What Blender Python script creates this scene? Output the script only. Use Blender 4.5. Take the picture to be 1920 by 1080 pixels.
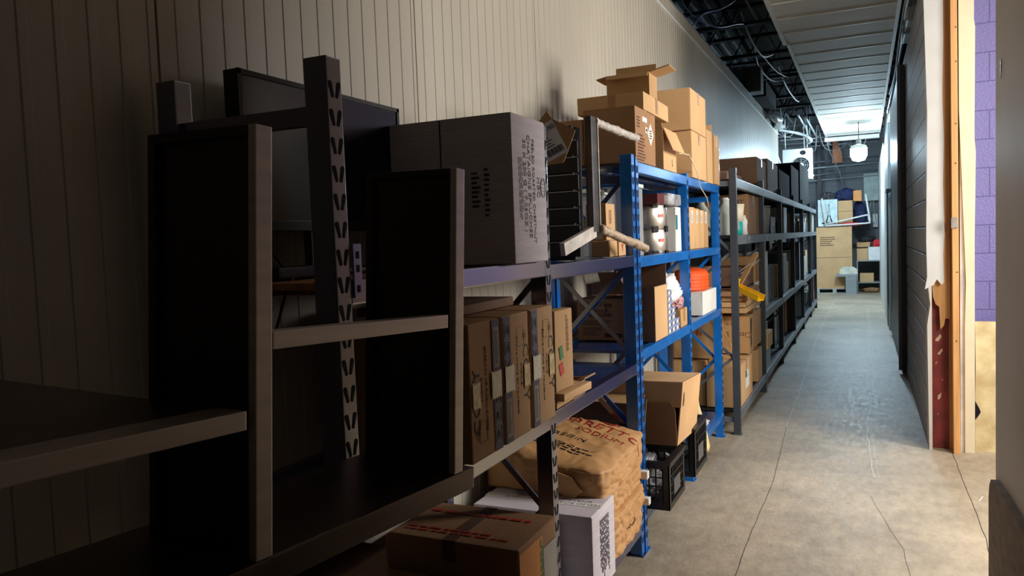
import bpy, bmesh, math, random
from mathutils import Vector, Matrix, noise
random.seed(7)
PI = math.pi
S = bpy.context.scene
for o in list(bpy.data.objects): bpy.data.objects.remove(o)
COL = S.collection

# ------------------------------------------------------------------ camera
cam_d = bpy.data.cameras.new('camera'); cam_d.sensor_width = 36.0; cam_d.lens = 36 * 1445.37 / 1920
cam_d.clip_start = 0.02; cam_d.clip_end = 100
cam = bpy.data.objects.new('camera', cam_d); COL.objects.link(cam)
cam.matrix_world = Matrix(((0.9091086, 0.00921319, 0.41645729, 0), (0.4149026, 0.06904582, -0.90724226, 0),
                           (-0.03711323, 0.99757095, 0.05894757, 1.6), (0, 0, 0, 1)))
S.camera = cam
S.view_settings.view_transform = 'Standard'; S.view_settings.look = 'None'
S.view_settings.exposure = 0.3; S.view_settings.gamma = 1.0; S.view_settings.use_curve_mapping = False
w = bpy.data.worlds.new('world'); S.world = w; w.use_nodes = True
w.node_tree.nodes['Background'].inputs[0].default_value = (0.5, 0.6, 0.7, 1)
w.node_tree.nodes['Background'].inputs[1].default_value = 0.001

# ------------------------------------------------------------------ lights
def area(name, loc, target, size, power, col, size_y=None):
    l = bpy.data.lights.new(name, 'AREA'); l.energy = power; l.color = col; l.size = size
    if size_y: l.shape = 'RECTANGLE'; l.size_y = size_y
    o = bpy.data.objects.new(name, l); COL.objects.link(o); o.location = loc
    o.rotation_euler = (Vector(target) - Vector(loc)).to_track_quat('-Z', 'Y').to_euler(); return o
# ceiling lights of the room beyond the opening in the right wall
area('side_room_light', (2.6, 4.70, 2.3), (-0.8, 3.4, 1.2), 1.15, 155, (1.0, 0.95, 0.88), 1.5)
area('side_room_light_near', (2.3, 2.2, 2.9), (-0.7, 5.6, 1.0), 1.0, 95, (1.0, 0.95, 0.87), 0.8)
# added, unseen fill lamps: dim behind the camera, cool down the aisle
area('aisle_fill_behind', (-0.3, -1.6, 3.7), (-0.5, 3.5, 1.0), 0.15, 0.9, (1.0, 0.9, 0.82), 1.2)
area('aisle_fill_far', (-0.2, 12.8, 3.72), (-0.2, 12.79, 0.0), 0.15, 24, (0.55, 0.80, 1.0), 2.4)

# ------------------------------------------------------------------ colour + material helpers
def lin(v):
    v /= 255.0
    return v / 12.92 if v <= 0.04045 else ((v + 0.055) / 1.055) ** 2.4
def C(r, g, b): return (lin(r), lin(g), lin(b), 1)
MC = {}
def mat(name, col, rough=0.6, metal=0.0, var=0.12, scale=6.0, bump=0.0, bscale=40.0, emit=0, spec=0.5, stretch=(1, 1, 1), coat=0, alpha=1, trans=0, col2=None):
    if name in MC: return MC[name]
    m = bpy.data.materials.new(name); m.use_nodes = True; nt = m.node_tree; N = nt.nodes; L = nt.links
    b = N['Principled BSDF']; b.inputs['Roughness'].default_value = rough; b.inputs['Metallic'].default_value = metal
    b.inputs['Specular IOR Level'].default_value = spec
    if coat: b.inputs['Coat Weight'].default_value = coat; b.inputs['Coat Roughness'].default_value = 0.15
    if alpha < 1: b.inputs['Alpha'].default_value = alpha
    if trans: b.inputs['Transmission Weight'].default_value = trans
    tc = N.new('ShaderNodeTexCoord'); mp = N.new('ShaderNodeMapping'); mp.inputs['Scale'].default_value = stretch
    L.new(tc.outputs['Object'], mp.inputs['Vector'])
    nz = N.new('ShaderNodeTexNoise'); nz.inputs['Scale'].default_value = scale; nz.inputs['Detail'].default_value = 6
    L.new(mp.outputs[0], nz.inputs['Vector'])
    mx = N.new('ShaderNodeMix'); mx.data_type = 'RGBA'
    dk = col2 if col2 else tuple(c * (1 - var * 2.2) for c in col[:3]) + (1,)
    li = col if col2 else tuple(min(1, c * (1 + var)) for c in col[:3]) + (1,)
    mx.inputs['A'].default_value = dk; mx.inputs['B'].default_value = li
    rp = N.new('ShaderNodeMapRange'); rp.inputs['From Min'].default_value = 0.3; rp.inputs['From Max'].default_value = 0.7
    L.new(nz.outputs['Fac'], rp.inputs['Value']); L.new(rp.outputs[0], mx.inputs['Factor'])
    L.new(mx.outputs['Result'], b.inputs['Base Color'])
    if bump:
        n2 = N.new('ShaderNodeTexNoise'); n2.inputs['Scale'].default_value = bscale; n2.inputs['Detail'].default_value = 4
        L.new(mp.outputs[0], n2.inputs['Vector'])
        bp = N.new('ShaderNodeBump'); bp.inputs['Strength'].default_value = bump; bp.inputs['Distance'].default_value = 0.01
        L.new(n2.outputs['Fac'], bp.inputs['Height']); L.new(bp.outputs[0], b.inputs['Normal'])
    if emit:
        b.inputs['Emission Color'].default_value = col; b.inputs['Emission Strength'].default_value = emit
    MC[name] = m; return m

KR = mat('kraft_card', C(186, 146, 100), 0.75, var=0.07, scale=3, bump=0.12, bscale=60)
KR2 = mat('pale_kraft_card', C(205, 165, 118), 0.75, var=0.06, scale=3, bump=0.12, bscale=60)
KR3 = mat('brown_kraft_card', C(160, 120, 84), 0.8, var=0.09, scale=3, bump=0.15, bscale=60)
KR4 = mat('dark_kraft_card', C(128, 98, 78), 0.8, var=0.09, scale=3, bump=0.12, bscale=60)
LIL = mat('grey_white_card', C(216, 208, 216), 0.7, var=0.06, scale=3, bump=0.25, bscale=12, stretch=(1, 1, 18))
WHC = mat('white_card', C(225, 225, 222), 0.6, var=0.04, bump=0.1)
ORC = mat('orange_card', C(215, 140, 70), 0.6, var=0.08)
INK = mat('dark_ink', C(45, 38, 36), 0.7, var=0.1)
INKB = mat('brown_ink', C(96, 66, 48), 0.7, var=0.1)
INKG = mat('grey_ink', C(120, 112, 122), 0.7, var=0.1)
INKR = mat('red_ink', C(190, 55, 45), 0.6, var=0.1)
INKBL = mat('navy_ink', C(78, 76, 100), 0.6, var=0.08)
TAPE = mat('brown_tape', C(176, 128, 80), 0.3, var=0.1, scale=20)
TAPEC = mat('cream_tape', C(228, 205, 150), 0.22, var=0.15, scale=30, bump=0.6, bscale=50)
TAPEW = mat('white_tape', C(225, 222, 205), 0.3, var=0.08, scale=20, bump=0.4, bscale=40)
LAB = mat('label_paper', C(232, 230, 226), 0.6, var=0.03)
BLUE = mat('blue_rack_paint', C(10, 104, 190), 0.28, var=0.12, scale=9, spec=0.6, coat=0.3)
NAVY = mat('dark_blue_rack_paint', C(22, 32, 84), 0.24, var=0.12, scale=9, spec=1.0, coat=1.0)
NAVY.node_tree.nodes['Principled BSDF'].inputs['Coat IOR'].default_value = 1.9
DECKB = mat('blue_deck_steel', C(28, 62, 120), 0.2, var=0.2, scale=5, spec=0.7, bump=0.08, bscale=6, coat=0.4)
GREY = mat('grey_rack_paint', C(98, 104, 112), 0.4, var=0.1, scale=8)
GREYD = mat('dark_grey_rack_deck', C(40, 44, 50), 0.5, var=0.15)
SLOT = mat('slot_shadow', C(10, 12, 22), 0.9, var=0.0)
STEEL = mat('brushed_steel', C(215, 205, 196), 0.45, metal=0.9, var=0.06, scale=4, stretch=(1, 1, 12), bump=0.03, bscale=60)
STEELD = mat('dark_brushed_steel', C(120, 108, 100), 0.34, metal=0.9, var=0.12, scale=3, stretch=(1, 1, 6))
CHROME = mat('polished_steel', C(205, 200, 190), 0.36, metal=1.0, var=0.04)
BLK = mat('black_plastic', C(22, 22, 24), 0.42, var=0.1)
BLKM = mat('matte_black', C(14, 14, 15), 0.6, var=0.1)
SOOT = mat('sooty_black', C(13, 13, 15), .95, spec=.1)
SCREEN = mat('dark_screen', C(14, 14, 16), 0.2, var=0.02, spec=0.3)
WHP = mat('white_paint', C(228, 228, 224), 0.45, var=0.04)
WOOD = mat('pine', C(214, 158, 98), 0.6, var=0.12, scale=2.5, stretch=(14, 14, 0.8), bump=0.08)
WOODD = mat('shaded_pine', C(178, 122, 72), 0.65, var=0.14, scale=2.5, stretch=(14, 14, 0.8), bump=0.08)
PLY = mat('worn_plywood', C(120, 100, 80), 0.7, var=0.2, scale=3, stretch=(3, 3, 12))
RED = mat('rust_red_steel', C(140, 50, 46), 0.5, var=0.25, scale=7)
ORANGE = mat('orange_fabric', C(240, 84, 22), 0.6, var=0.12, scale=10, bump=0.3, bscale=12, stretch=(1, 1, 5))
YEL = mat('yellow_plastic', C(240, 190, 20), 0.4, var=0.06)
TEAL = mat('teal_plastic', C(30, 165, 165), 0.4, var=0.06)
MILK = mat('milky_plastic', C(205, 212, 205), 0.35, var=0.05)
CLEAR = mat('clear_plastic', C(205, 210, 215), 0.25, var=0.1, alpha=0.55)
FILM = mat('clear_film', C(200, 200, 205), 0.15, var=0.3, scale=12, alpha=0.6, bump=0.8, bscale=20)
MAR = mat('maroon_card', C(96, 34, 38), 0.5, var=0.08)
GRN = mat('green_print', C(50, 120, 70), 0.5, var=0.1)
NAVYF = mat('navy_fabric', C(30, 42, 84), 0.8, var=0.2, scale=14, bump=0.5, bscale=14)
REDF = mat('red_plastic', C(215, 40, 50), 0.5, var=0.1)
GRP = mat('grey_painted_metal', C(140, 146, 146), 0.5, var=0.06)
JOIST = mat('black_steel', C(24, 26, 30), 0.7, var=0.2)
CABLE = mat('white_cable', C(150, 155, 160), 0.5, var=0.05)
CABLEB = mat('blue_cable', C(80, 100, 150), 0.5, var=0.05)
CABLEK = mat('black_cable', C(20, 20, 22), 0.5, var=0.05)
GALV = mat('galvanised_steel', C(170, 178, 182), 0.4, metal=0.5, var=0.1)

# ------------------------------------------------------------------ mesh helpers
def box(bm, x0, x1, y0, y1, z0, z1, mi=0, bev=0.0, M=None):
    vs = [bm.verts.new((x, y, z)) for x in (x0, x1) for y in (y0, y1) for z in (z0, z1)]
    F = [(0, 1, 3, 2), (4, 6, 7, 5), (0, 4, 5, 1), (2, 3, 7, 6), (0, 2, 6, 4), (1, 5, 7, 3)]
    fs = [bm.faces.new([vs[i] for i in f]) for f in F]
    for f in fs: f.material_index = mi
    if bev:
        es = list({e for f in fs for e in f.edges})
        r = bmesh.ops.bevel(bm, geom=es, offset=bev, segments=2, affect='EDGES', profile=0.7)
        for f in r['faces']: f.material_index = mi
        allv = set(v for f in r['faces'] for v in f.verts)
        if M is not None:
            conn = set(allv)
            for v in allv:
                for f in v.link_faces: conn.update(f.verts)
            for v in conn: v.co = M @ v.co
    elif M is not None:
        for v in vs: v.co = M @ v.co
def tube(bm, pts, r, seg=6, mi=0, cap=True):
    pts = [Vector(p) for p in pts]; rings = []; n = len(pts)
    for i, p in enumerate(pts):
        d = (pts[min(i + 1, n - 1)] - pts[max(i - 1, 0)]).normalized()
        a = d.orthogonal().normalized() if i == 0 else (pa - d * pa.dot(d)).normalized()
        pa = a; b = d.cross(a); rr = r[i] if isinstance(r, (list, tuple)) else r
        rings.append([bm.verts.new(p + (a * math.cos(t) + b * math.sin(t)) * rr) for t in [2 * PI * k / seg for k in range(seg)]])
    for A, B in zip(rings, rings[1:]):
        for k in range(seg):
            f = bm.faces.new((A[k], A[(k + 1) % seg], B[(k + 1) % seg], B[k])); f.material_index = mi; f.smooth = seg > 5
    if cap:
        for R_ in (rings[0][::-1], rings[-1]):
            f = bm.faces.new(R_); f.material_index = mi
def bar(bm, a, b, w, h, mi=0):
    """rectangular bar from a to b, width w (horizontal) and height h"""
    a = Vector(a); b = Vector(b); d = (b - a); L = d.length; d.normalize()
    up = Vector((0, 0, 1)) if abs(d.z) < 0.95 else Vector((0, 1, 0))
    s = d.cross(up).normalized(); u = s.cross(d)
    M = Matrix.Translation(a) @ Matrix((s, d, u)).transposed().to_4x4()
    box(bm, -w / 2, w / 2, 0, L, -h / 2, h / 2, mi, 0, M)
def lathe(bm, prof, seg=28, mi=0, c=(0, 0, 0), cap0=True, cap1=True):
    rings = []
    for r, z in prof: rings.append([bm.verts.new((c[0] + r * math.cos(2 * PI * k / seg), c[1] + r * math.sin(2 * PI * k / seg), c[2] + z)) for k in range(seg)])
    for A, B in zip(rings, rings[1:]):
        for k in range(seg):
            f = bm.faces.new((A[k], A[(k + 1) % seg], B[(k + 1) % seg], B[k])); f.material_index = mi; f.smooth = True
    if cap0: bm.faces.new(rings[0][::-1]).material_index = mi
    if cap1: bm.faces.new(rings[-1]).material_index = mi
def prism(bm, poly, M, t, mi=0):
    """poly in local xy, thickness t along local z, placed by M"""
    a = [bm.verts.new(M @ Vector((x, y, 0))) for x, y in poly]; b = [bm.verts.new(M @ Vector((x, y, t))) for x, y in poly]
    n = len(poly)
    for f in [b, a[::-1]] + [(a[i], a[(i + 1) % n], b[(i + 1) % n], b[i]) for i in range(n)]:
        bm.faces.new(f).material_index = mi
def NB(): return bmesh.new()
def obj(name, bm, ms, parent=None, smooth=False):
    if not isinstance(ms, (list, tuple)): ms = [ms]
    bmesh.ops.recalc_face_normals(bm, faces=bm.faces)
    me = bpy.data.meshes.new(name); bm.to_mesh(me); bm.free()
    for m in ms: me.materials.append(m)
    if smooth:
        for p in me.polygons: p.use_smooth = True
    o = bpy.data.objects.new(name, me); COL.objects.link(o)
    if parent: o.parent = parent
    return o
def tag(o, label=None, cat=None, group=None, kind=None):
    if label: o['label'] = label
    if cat: o['category'] = cat
    if group: o['group'] = group
    if kind: o['kind'] = kind
    return o
def thing(name, label, cat, loc=(0, 0, 0), rz=0, group=None, M=None):
    o = bpy.data.objects.new(name, None); COL.objects.link(o); o.empty_display_size = 0.05
    if M is not None: o.matrix_world = M
    else: o.location = loc; o.rotation_euler = (0, 0, rz)
    return tag(o, label, cat, group)
def struct(name, bm, m, smooth=False): return tag(obj(name, bm, m, None, smooth), kind='structure')
def copy_tree(o, parent=None):
    c = o.copy(); COL.objects.link(c)
    if parent: c.parent = parent
    for ch in list(o.children): copy_tree(ch, c)
    return c
FACE = {'+x': ((0, 1, 0), (0, 0, 1), (1, 0, 0)), '-y': ((1, 0, 0), (0, 0, 1), (0, -1, 0)), '+z': ((1, 0, 0), (0, 1, 0), (0, 0, 1)), '-x': ((0, -1, 0), (0, 0, 1), (-1, 0, 0))}
def fm(face, p, rot=0):
    r, u, n = [Vector(v) for v in FACE[face]]
    c, s = math.cos(rot), math.sin(rot)
    r2 = r * c + u * s; u2 = -r * s + u * c
    return Matrix.Translation(Vector(p) + n * 0.0012) @ Matrix((r2, u2, n)).transposed().to_4x4()
def text(parent, s, face, p, size, m, rot=0, name='printed_text', sx=1.0, spacing=1.0, M=None, font_shear=0):
    cu = bpy.data.curves.new('t', 'FONT'); cu.body = s; cu.size = size; cu.extrude = 0.0004; cu.align_x = 'CENTER'; cu.align_y = 'CENTER'
    cu.space_line = spacing; cu.resolution_u = 2; cu.shear = font_shear
    t = bpy.data.objects.new('t', cu); COL.objects.link(t)
    me = bpy.data.meshes.new_from_object(t); bpy.data.objects.remove(t); bpy.data.curves.remove(cu)
    me.transform((M if M is not None else fm(face, p, rot)) @ Matrix.Diagonal((sx, 1, 1, 1)))
    me.materials.clear(); me.materials.append(m)
    for pl in me.polygons: pl.material_index = 0
    o = bpy.data.objects.new(name, me); COL.objects.link(o); o.parent = parent; return o
def patch(parent, name, face, p, w_, h_, m, rot=0, rag=0, t=0.0008, off=0):
    bm = NB(); M = fm(face, p, rot) @ Matrix.Translation((0, 0, off))
    if rag:
        n = 9; poly = []
        for k in range(n): poly.append((-w_ / 2 + w_ * k / n, -h_ / 2 + (rag if k % 2 else 0)))
        for k in range(n): poly.append((w_ / 2, -h_ / 2 + h_ * k / n))
        for k in range(n): poly.append((w_ / 2 - w_ * k / n, h_ / 2 - (rag if k % 2 else 0)))
        for k in range(n): poly.append((-w_ / 2, h_ / 2 - h_ * k / n))
        prism(bm, poly, M, t)
    else: prism(bm, [(-w_ / 2, -h_ / 2), (w_ / 2, -h_ / 2), (w_ / 2, h_ / 2), (-w_ / 2, h_ / 2)], M, t)
    return obj(name, bm, m, parent)
def lines(parent, face, p, w_, h_, n, m, rot=0, name='printed_lines', vertical=False, th=0.45):
    bm = NB(); M = fm(face, p, rot) @ Matrix.Translation((0, 0, 0.001)); rr = random.Random(n * 17 + int(w_ * 1000))
    for k in range(n):
        if vertical:
            x = -w_ / 2 + w_ * (k + 0.5) / n; ww = w_ / n * rr.uniform(0.25, 0.7)
            prism(bm, [(x - ww / 2, -h_ / 2), (x + ww / 2, -h_ / 2), (x + ww / 2, h_ / 2), (x - ww / 2, h_ / 2)], M, 0.0005)
        else:
            y = h_ / 2 - h_ * (k + 0.5) / n; hh = h_ / n * th; L = w_ * rr.uniform(0.6, 1); x = -w_ / 2
            while x < -w_ / 2 + L:
                q = rr.uniform(0.06, 0.16) * w_; prism(bm, [(x, y - hh / 2), (x + q * 0.8, y - hh / 2), (x + q * 0.8, y + hh / 2), (x, y + hh / 2)], M, 0.0005); x += q
    return obj(name, bm, m, parent)

# carton in local coordinates: x 0..-dx (away from the aisle), y 0..dy, z 0..dz ; origin = near aisle corner at floor
def carton(label, x1, y0, z0, dx, dy, dz, m=KR, rz=0, opened=None, tape='y', group=None, name='cardboard_box', cat='box', taper=0, inner=None, tapem=None):
    T = thing(name, label, cat, (x1, y0, z0), rz, group); t = 0.006
    bm = NB()
    if opened is None:
        box(bm, -dx, 0, 0, dy, 0, dz, 0, 0.006)
        for v in bm.verts:
            if 0.02 < v.co.z: v.co.x += random.uniform(-1, 1) * 0.002; v.co.y += random.uniform(-1, 1) * 0.002
        obj('carton', bm, m, T)
        b2 = NB(); g = 0.002
        if tape == 'y':
            box(b2, -dx / 2 - g, -dx / 2 + g, 0.004, dy - 0.004, dz, dz + 0.0008); obj('flap_seam', b2, SLOT, T)
            b2 = NB(); box(b2, -dx / 2 - .024, -dx / 2 + .024, -0.0012, dy + 0.001, dz, dz + 0.0014)
            box(b2, -dx / 2 - .024, -dx / 2 + .024, -0.0014, -0.0002, dz - 0.07, dz + 0.001)
            obj('tape_strip', b2, tapem or TAPE, T)
        elif tape == 'x':
            box(b2, -dx + .004, -.004, dy / 2 - g, dy / 2 + g, dz, dz + 0.0008); obj('flap_seam', b2, SLOT, T)
            b2 = NB(); box(b2, -dx - 0.001, 0.0012, dy / 2 - .024, dy / 2 + .024, dz, dz + 0.0014)
            box(b2, 0.0002, 0.0014, dy / 2 - .024, dy / 2 + .024, dz - 0.08, dz + 0.001)
            obj('tape_strip', b2, tapem or TAPE, T)
    else:
        box(bm, -dx, -dx + t, 0, dy, 0, dz); box(bm, -t, 0, 0, dy, 0, dz); box(bm, -dx + t, -t, 0, t, 0, dz); box(bm, -dx + t, -t, dy - t, dy, 0, dz); box(bm, -dx + t, -t, t, dy - t, 0, t)
        obj('carton', bm, m, T)
        for side, ang, L in opened:
            b2 = NB(); a = math.radians(ang)
            if side in '+x-x'.split() or side in ('+x', '-x'):
                s = 1 if side == '+x' else -1; M = Matrix.Translation((0 if s > 0 else -dx, 0, dz)) @ Matrix.Rotation(s * a, 4, 'Y'); box(b2, -t / 2, t / 2, 0.003, dy - 0.003, 0, L, 0, 0, M)
            else:
                s = 1 if side == '+y' else -1; M = Matrix.Translation((0, dy if s > 0 else 0, dz)) @ Matrix.Rotation(-s * a, 4, 'X'); box(b2, -dx + .003, -0.003, -t / 2, t / 2, 0, L, 0, 0, M)
            obj('flap', b2, m, T)
    return T

# ------------------------------------------------------------------ the setting
# floor: concrete, cracks as thin geometry of the same object
def concrete():
    m = bpy.data.materials.new('concrete'); m.use_nodes = True; nt = m.node_tree; N = nt.nodes; L = nt.links; b = N['Principled BSDF']
    tc = N.new('ShaderNodeTexCoord')
    def nz(sc, det, st=(1, 1, 1), rough=0.6):
        mp = N.new('ShaderNodeMapping'); mp.inputs['Scale'].default_value = st; L.new(tc.outputs['Object'], mp.inputs['Vector'])
        n = N.new('ShaderNodeTexNoise'); n.inputs['Scale'].default_value = sc; n.inputs['Detail'].default_value = det; n.inputs['Roughness'].default_value = rough
        L.new(mp.outputs[0], n.inputs['Vector']); return n
    n1 = nz(1.3, 8); n2 = nz(14, 8, (1, 0.5, 1), 0.75); n3 = nz(9, 8, (3.5, 0.9, 1), 0.7)
    r1 = N.new('ShaderNodeValToRGB'); r1.color_ramp.elements[0].position = 0.3; r1.color_ramp.elements[1].position = 0.72
    r1.color_ramp.elements[0].color = C(138, 127, 110); r1.color_ramp.elements[1].color = C(186, 172, 150); L.new(n1.outputs['Fac'], r1.inputs[0])
    mx = N.new('ShaderNodeMix'); mx.data_type = 'RGBA'; mx.blend_type = 'OVERLAY'; mx.inputs['Factor'].default_value = 0.6
    L.new(r1.outputs[0], mx.inputs['A']); L.new(n2.outputs['Fac'], mx.inputs['B'])
    # pale chips
    r4 = N.new('ShaderNodeValToRGB'); r4.color_ramp.elements[0].position = 0.68; r4.color_ramp.elements[1].position = 0.72; n4 = nz(9, 3, (1, 2.5, 1), 0.5); L.new(n4.outputs['Fac'], r4.inputs[0])
    m2 = N.new('ShaderNodeMix'); m2.data_type = 'RGBA'; m2.inputs['B'].default_value = C(190, 182, 165); L.new(mx.outputs['Result'], m2.inputs['A'])
    mm = N.new('ShaderNodeMath'); mm.operation = 'MULTIPLY'; mm.inputs[1].default_value = 0.45; L.new(r4.outputs[0], mm.inputs[0]); L.new(mm.outputs[0], m2.inputs['Factor'])
    L.new(m2.outputs['Result'], b.inputs['Base Color'])
    rr = N.new('ShaderNodeMapRange'); rr.inputs['To Min'].default_value = 0.28; rr.inputs['To Max'].default_value = 0.75; L.new(n3.outputs['Fac'], rr.inputs['Value']); L.new(rr.outputs[0], b.inputs['Roughness'])
    bp = N.new('ShaderNodeBump'); bp.inputs['Strength'].default_value = 0.22; bp.inputs['Distance'].default_value = 0.008
    ad = N.new('ShaderNodeMath'); ad.operation = 'MULTIPLY_ADD'; ad.inputs[1].default_value = .25; L.new(n3.outputs['Fac'], ad.inputs[0]); L.new(nz(30, 5, (2, .8, 1)).outputs['Fac'], ad.inputs[2]); L.new(ad.outputs[0], bp.inputs['Height'])
    L.new(bp.outputs[0], b.inputs['Normal']); return m
CONC = concrete()
CRACK = mat('crack_shadow', C(62, 56, 50), 0.9); SCRATCH = mat('pale_scratch', C(215, 215, 205), 0.5)
bm = NB(); box(bm, -4.2, 5.0, -3.2, 23.2, -0.1, 0)
def ribbon(pts, wd, mi, jit=0.02):
    P = []; rr = random.Random(len(pts) * 31 + mi)
    for (x0, y0), (x1, y1) in zip(pts, pts[1:]):
        n = max(2, int(math.hypot(x1 - x0, y1 - y0) / 0.12))
        for k in range(n): t = k / n; P.append((x0 + (x1 - x0) * t + rr.uniform(-jit, jit) * 0.5, y0 + (y1 - y0) * t))
    P.append(pts[-1])
    for (x0, y0), (x1, y1) in zip(P, P[1:]):
        f = bm.faces.new([bm.verts.new(v) for v in ((x0 - wd / 2, y0, .0012), (x0 + wd / 2, y0, .0012), (x1 + wd / 2, y1, .0012), (x1 - wd / 2, y1, .0012))]); f.material_index = mi
ribbon([(-.56, 3.2), (-.57, 3.96), (-.55, 5.15), (-.60, 6.6)], .003, 1, .006)
ribbon([(.50, 3.3), (.53, 4.02), (.55, 4.49), (.55, 6.15)], .003, 1, .008)
ribbon([(.02, 5.0), (.16, 4.2), (.20, 3.3)], .0015, 1, .01)
ribbon([(-.60, 6.6), (-.61, 8.26), (-.66, 11.96), (-.67, 15.8), (-.62, 20)], .004, 2, .008)
for ox, wd in ((0, .004), (.03, .002)):
    ribbon([(.04 + ox, 5.4), (.0 + ox, 6.8), (.05 + ox * 2, 8), (.08 + ox, 9.4), (.03 + ox, 12), (.06 + ox, 14), (.02 + ox, 16.9)], wd, 2, .012)
for k in range(34):
    x = random.uniform(-.85, .4); y = random.uniform(3.6, 12) if k % 2 else random.uniform(3.6, 6.5); a = random.uniform(0, PI); L = random.uniform(.02, .09)
    ribbon([(x, y), (x + math.cos(a) * L, y + math.sin(a) * L)], .0018, 2 if k % 3 else 1, .01)
for x, y, L in ((.62, 5.2, .10), (.66, 5.05, .05), (.60, 4.7, .14)): ribbon([(x, y), (x - .03, y - L)], .006, 2, .01)
struct('floor', bm, [CONC, CRACK, SCRATCH])

# insulated panel wall with micro ribs
PANEL = mat('cream_wall_panel', C(180, 173, 159), 0.42, var=0.035, scale=2.5, bump=0.12, bscale=30, stretch=(1, 1, 0.4))
bm = NB(); XW = -1.58; pr = []
y = -3.0
while y < 16.55:
    pr += [(XW, y), (XW, y + .052), (XW + .0025, y + .055), (XW + .0025, y + .074), (XW, y + .077)]; y += .0813
    k = (y - 1.43) / 1.22
    if abs(k - round(k)) * 1.22 < .0408: pr += [(XW, y - .004), (XW - .012, y - .003), (XW - .012, y + .003), (XW, y + .004)]; y += .0045
pr.append((XW, 16.6))
zs = (0, 1.8, 3.72)
rows = [[bm.verts.new((x, yy, z)) for x, yy in pr] for z in zs]
for A, B in zip(rows, rows[1:]):
    for k in range(len(pr) - 1): bm.faces.new((A[k], A[k + 1], B[k + 1], B[k]))
box(bm, XW - .10, XW - .013, -3.0, 16.6, 0, 3.72)
box(bm, XW - .1, XW + .004, 16.56, 16.62, 0, 3.72)
struct('wall_left', bm, PANEL)
bm = NB(); box(bm, XW, XW + .012, -3, 16.6, 3.575, 3.60); struct('trim_1', bm, WHP)
bm = NB(); box(bm, XW - .13, XW + .004, -3, 16.63, 3.72, 3.74); struct('trim_2', bm, GALV)

# right wall: painted block, glossy dark
def blocks(name, col, mortar, rough, bw=0.4, bh=0.2, axis='x', bump=0.5, spec=0.5, zoff=0.0):
    m = bpy.data.materials.new(name); m.use_nodes = True; nt = m.node_tree; N = nt.nodes; L = nt.links; b = N['Principled BSDF']; b.inputs['Roughness'].default_value = rough
    tc = N.new('ShaderNodeTexCoord'); sp = N.new('ShaderNodeSeparateXYZ'); cb = N.new('ShaderNodeCombineXYZ'); L.new(tc.outputs['Object'], sp.inputs[0])
    L.new(sp.outputs[0 if axis == 'x' else 1], cb.inputs[0]); L.new(sp.outputs[2], cb.inputs[1])
    br = N.new('ShaderNodeTexBrick'); br.inputs['Scale'].default_value = 1; br.inputs['Brick Width'].default_value = bw; br.inputs['Row Height'].default_value = bh
    br.inputs['Mortar Size'].default_value = 0.004 if axis == 'x' else 0.009; br.inputs['Color1'].default_value = col; br.inputs['Color2'].default_value = tuple(c * .93 for c in col[:3]) + (1,); br.inputs['Mortar'].default_value = mortar
    br.inputs['Mortar Smooth'].default_value = 0.3
    L.new(cb.outputs[0], br.inputs['Vector']); L.new(br.outputs['Color'], b.inputs['Base Color'])
    nz = N.new('ShaderNodeTexNoise'); nz.inputs['Scale'].default_value = 90; nz.inputs['Detail'].default_value = 3; L.new(tc.outputs['Object'], nz.inputs['Vector'])
    ma = N.new('ShaderNodeMath'); ma.operation = 'MULTIPLY_ADD'; ma.inputs[1].default_value = -3.0; L.new(br.outputs['Fac'], ma.inputs[0]); L.new(nz.outputs['Fac'], ma.inputs[2])
    bp = N.new('ShaderNodeBump'); bp.inputs['Strength'].default_value = bump; bp.inputs['Distance'].default_value = 0.006; L.new(ma.outputs[0], bp.inputs['Height']); L.new(bp.outputs[0], b.inputs['Normal'])
    return m
DBL = blocks('dark_painted_block', C(172, 176, 182), C(80, 84, 90), 0.52, axis='y', bump=1.0)
PUR = blocks('purple_painted_block', C(108, 100, 156), C(80, 72, 124), 0.45, axis='x', bump=0.5)
bm = NB(); box(bm, .41, .61, 6.36, 16.0, 0, 3.45); struct('wall_right_far', bm, DBL)
DGR = mat('grey_drywall_paint', C(196, 190, 181), 0.55, var=0.05, scale=2)
bm = NB(); box(bm, .45, .58, -3.0, 3.412, 0, 4.6); struct('wall_right_near', bm, DGR)
bm = NB(); box(bm, .58, 2.05, 6.35, 6.55, 0, 4.6); struct('wall_side_room', bm, PUR)
bm = NB(); box(bm, 2.05, 5.0, 6.35, 6.55, 0, 4.6); struct('wall_side_room_beige', bm, mat('warm_beige_wall', C(150, 112, 78), .6))
SRW = mat('side_room_paint', C(200, 195, 188), 0.7)
bm = NB(); box(bm, 4.9, 5.0, -3, 6.35, 0, 4.6); box(bm, .58, 4.9, -3.1, -3.0, 0, 4.6); struct('wall_side_room_far', bm, SRW)
bm = NB(); box(bm, .58, 4.9, -3, 6.35, 4.6, 4.7); box(bm, .42, .58, 3.4, 6.36, 3.5, 4.9); struct('ceiling_side_room', bm, SRW)
bm = NB(); box(bm, -1.6, .45, -3.1, -3.0, 0, 4.9); struct('wall_back', bm, DGR)
# plywood kick sheet on near wall
bm = NB()
poly = [(-3, 0), (3.42, 0), (3.42, .55), (3.40, .60), (3.36, .635), (3.1, .66), (2.7, .672), (2.0, .70), (-3, .70)]
prism(bm, poly, Matrix(((0, 0, 1, .427), (1, 0, 0, 0), (0, 1, 0, 0), (0, 0, 0, 1))), .022); struct('baseboard_right', bm, PLY)

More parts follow.
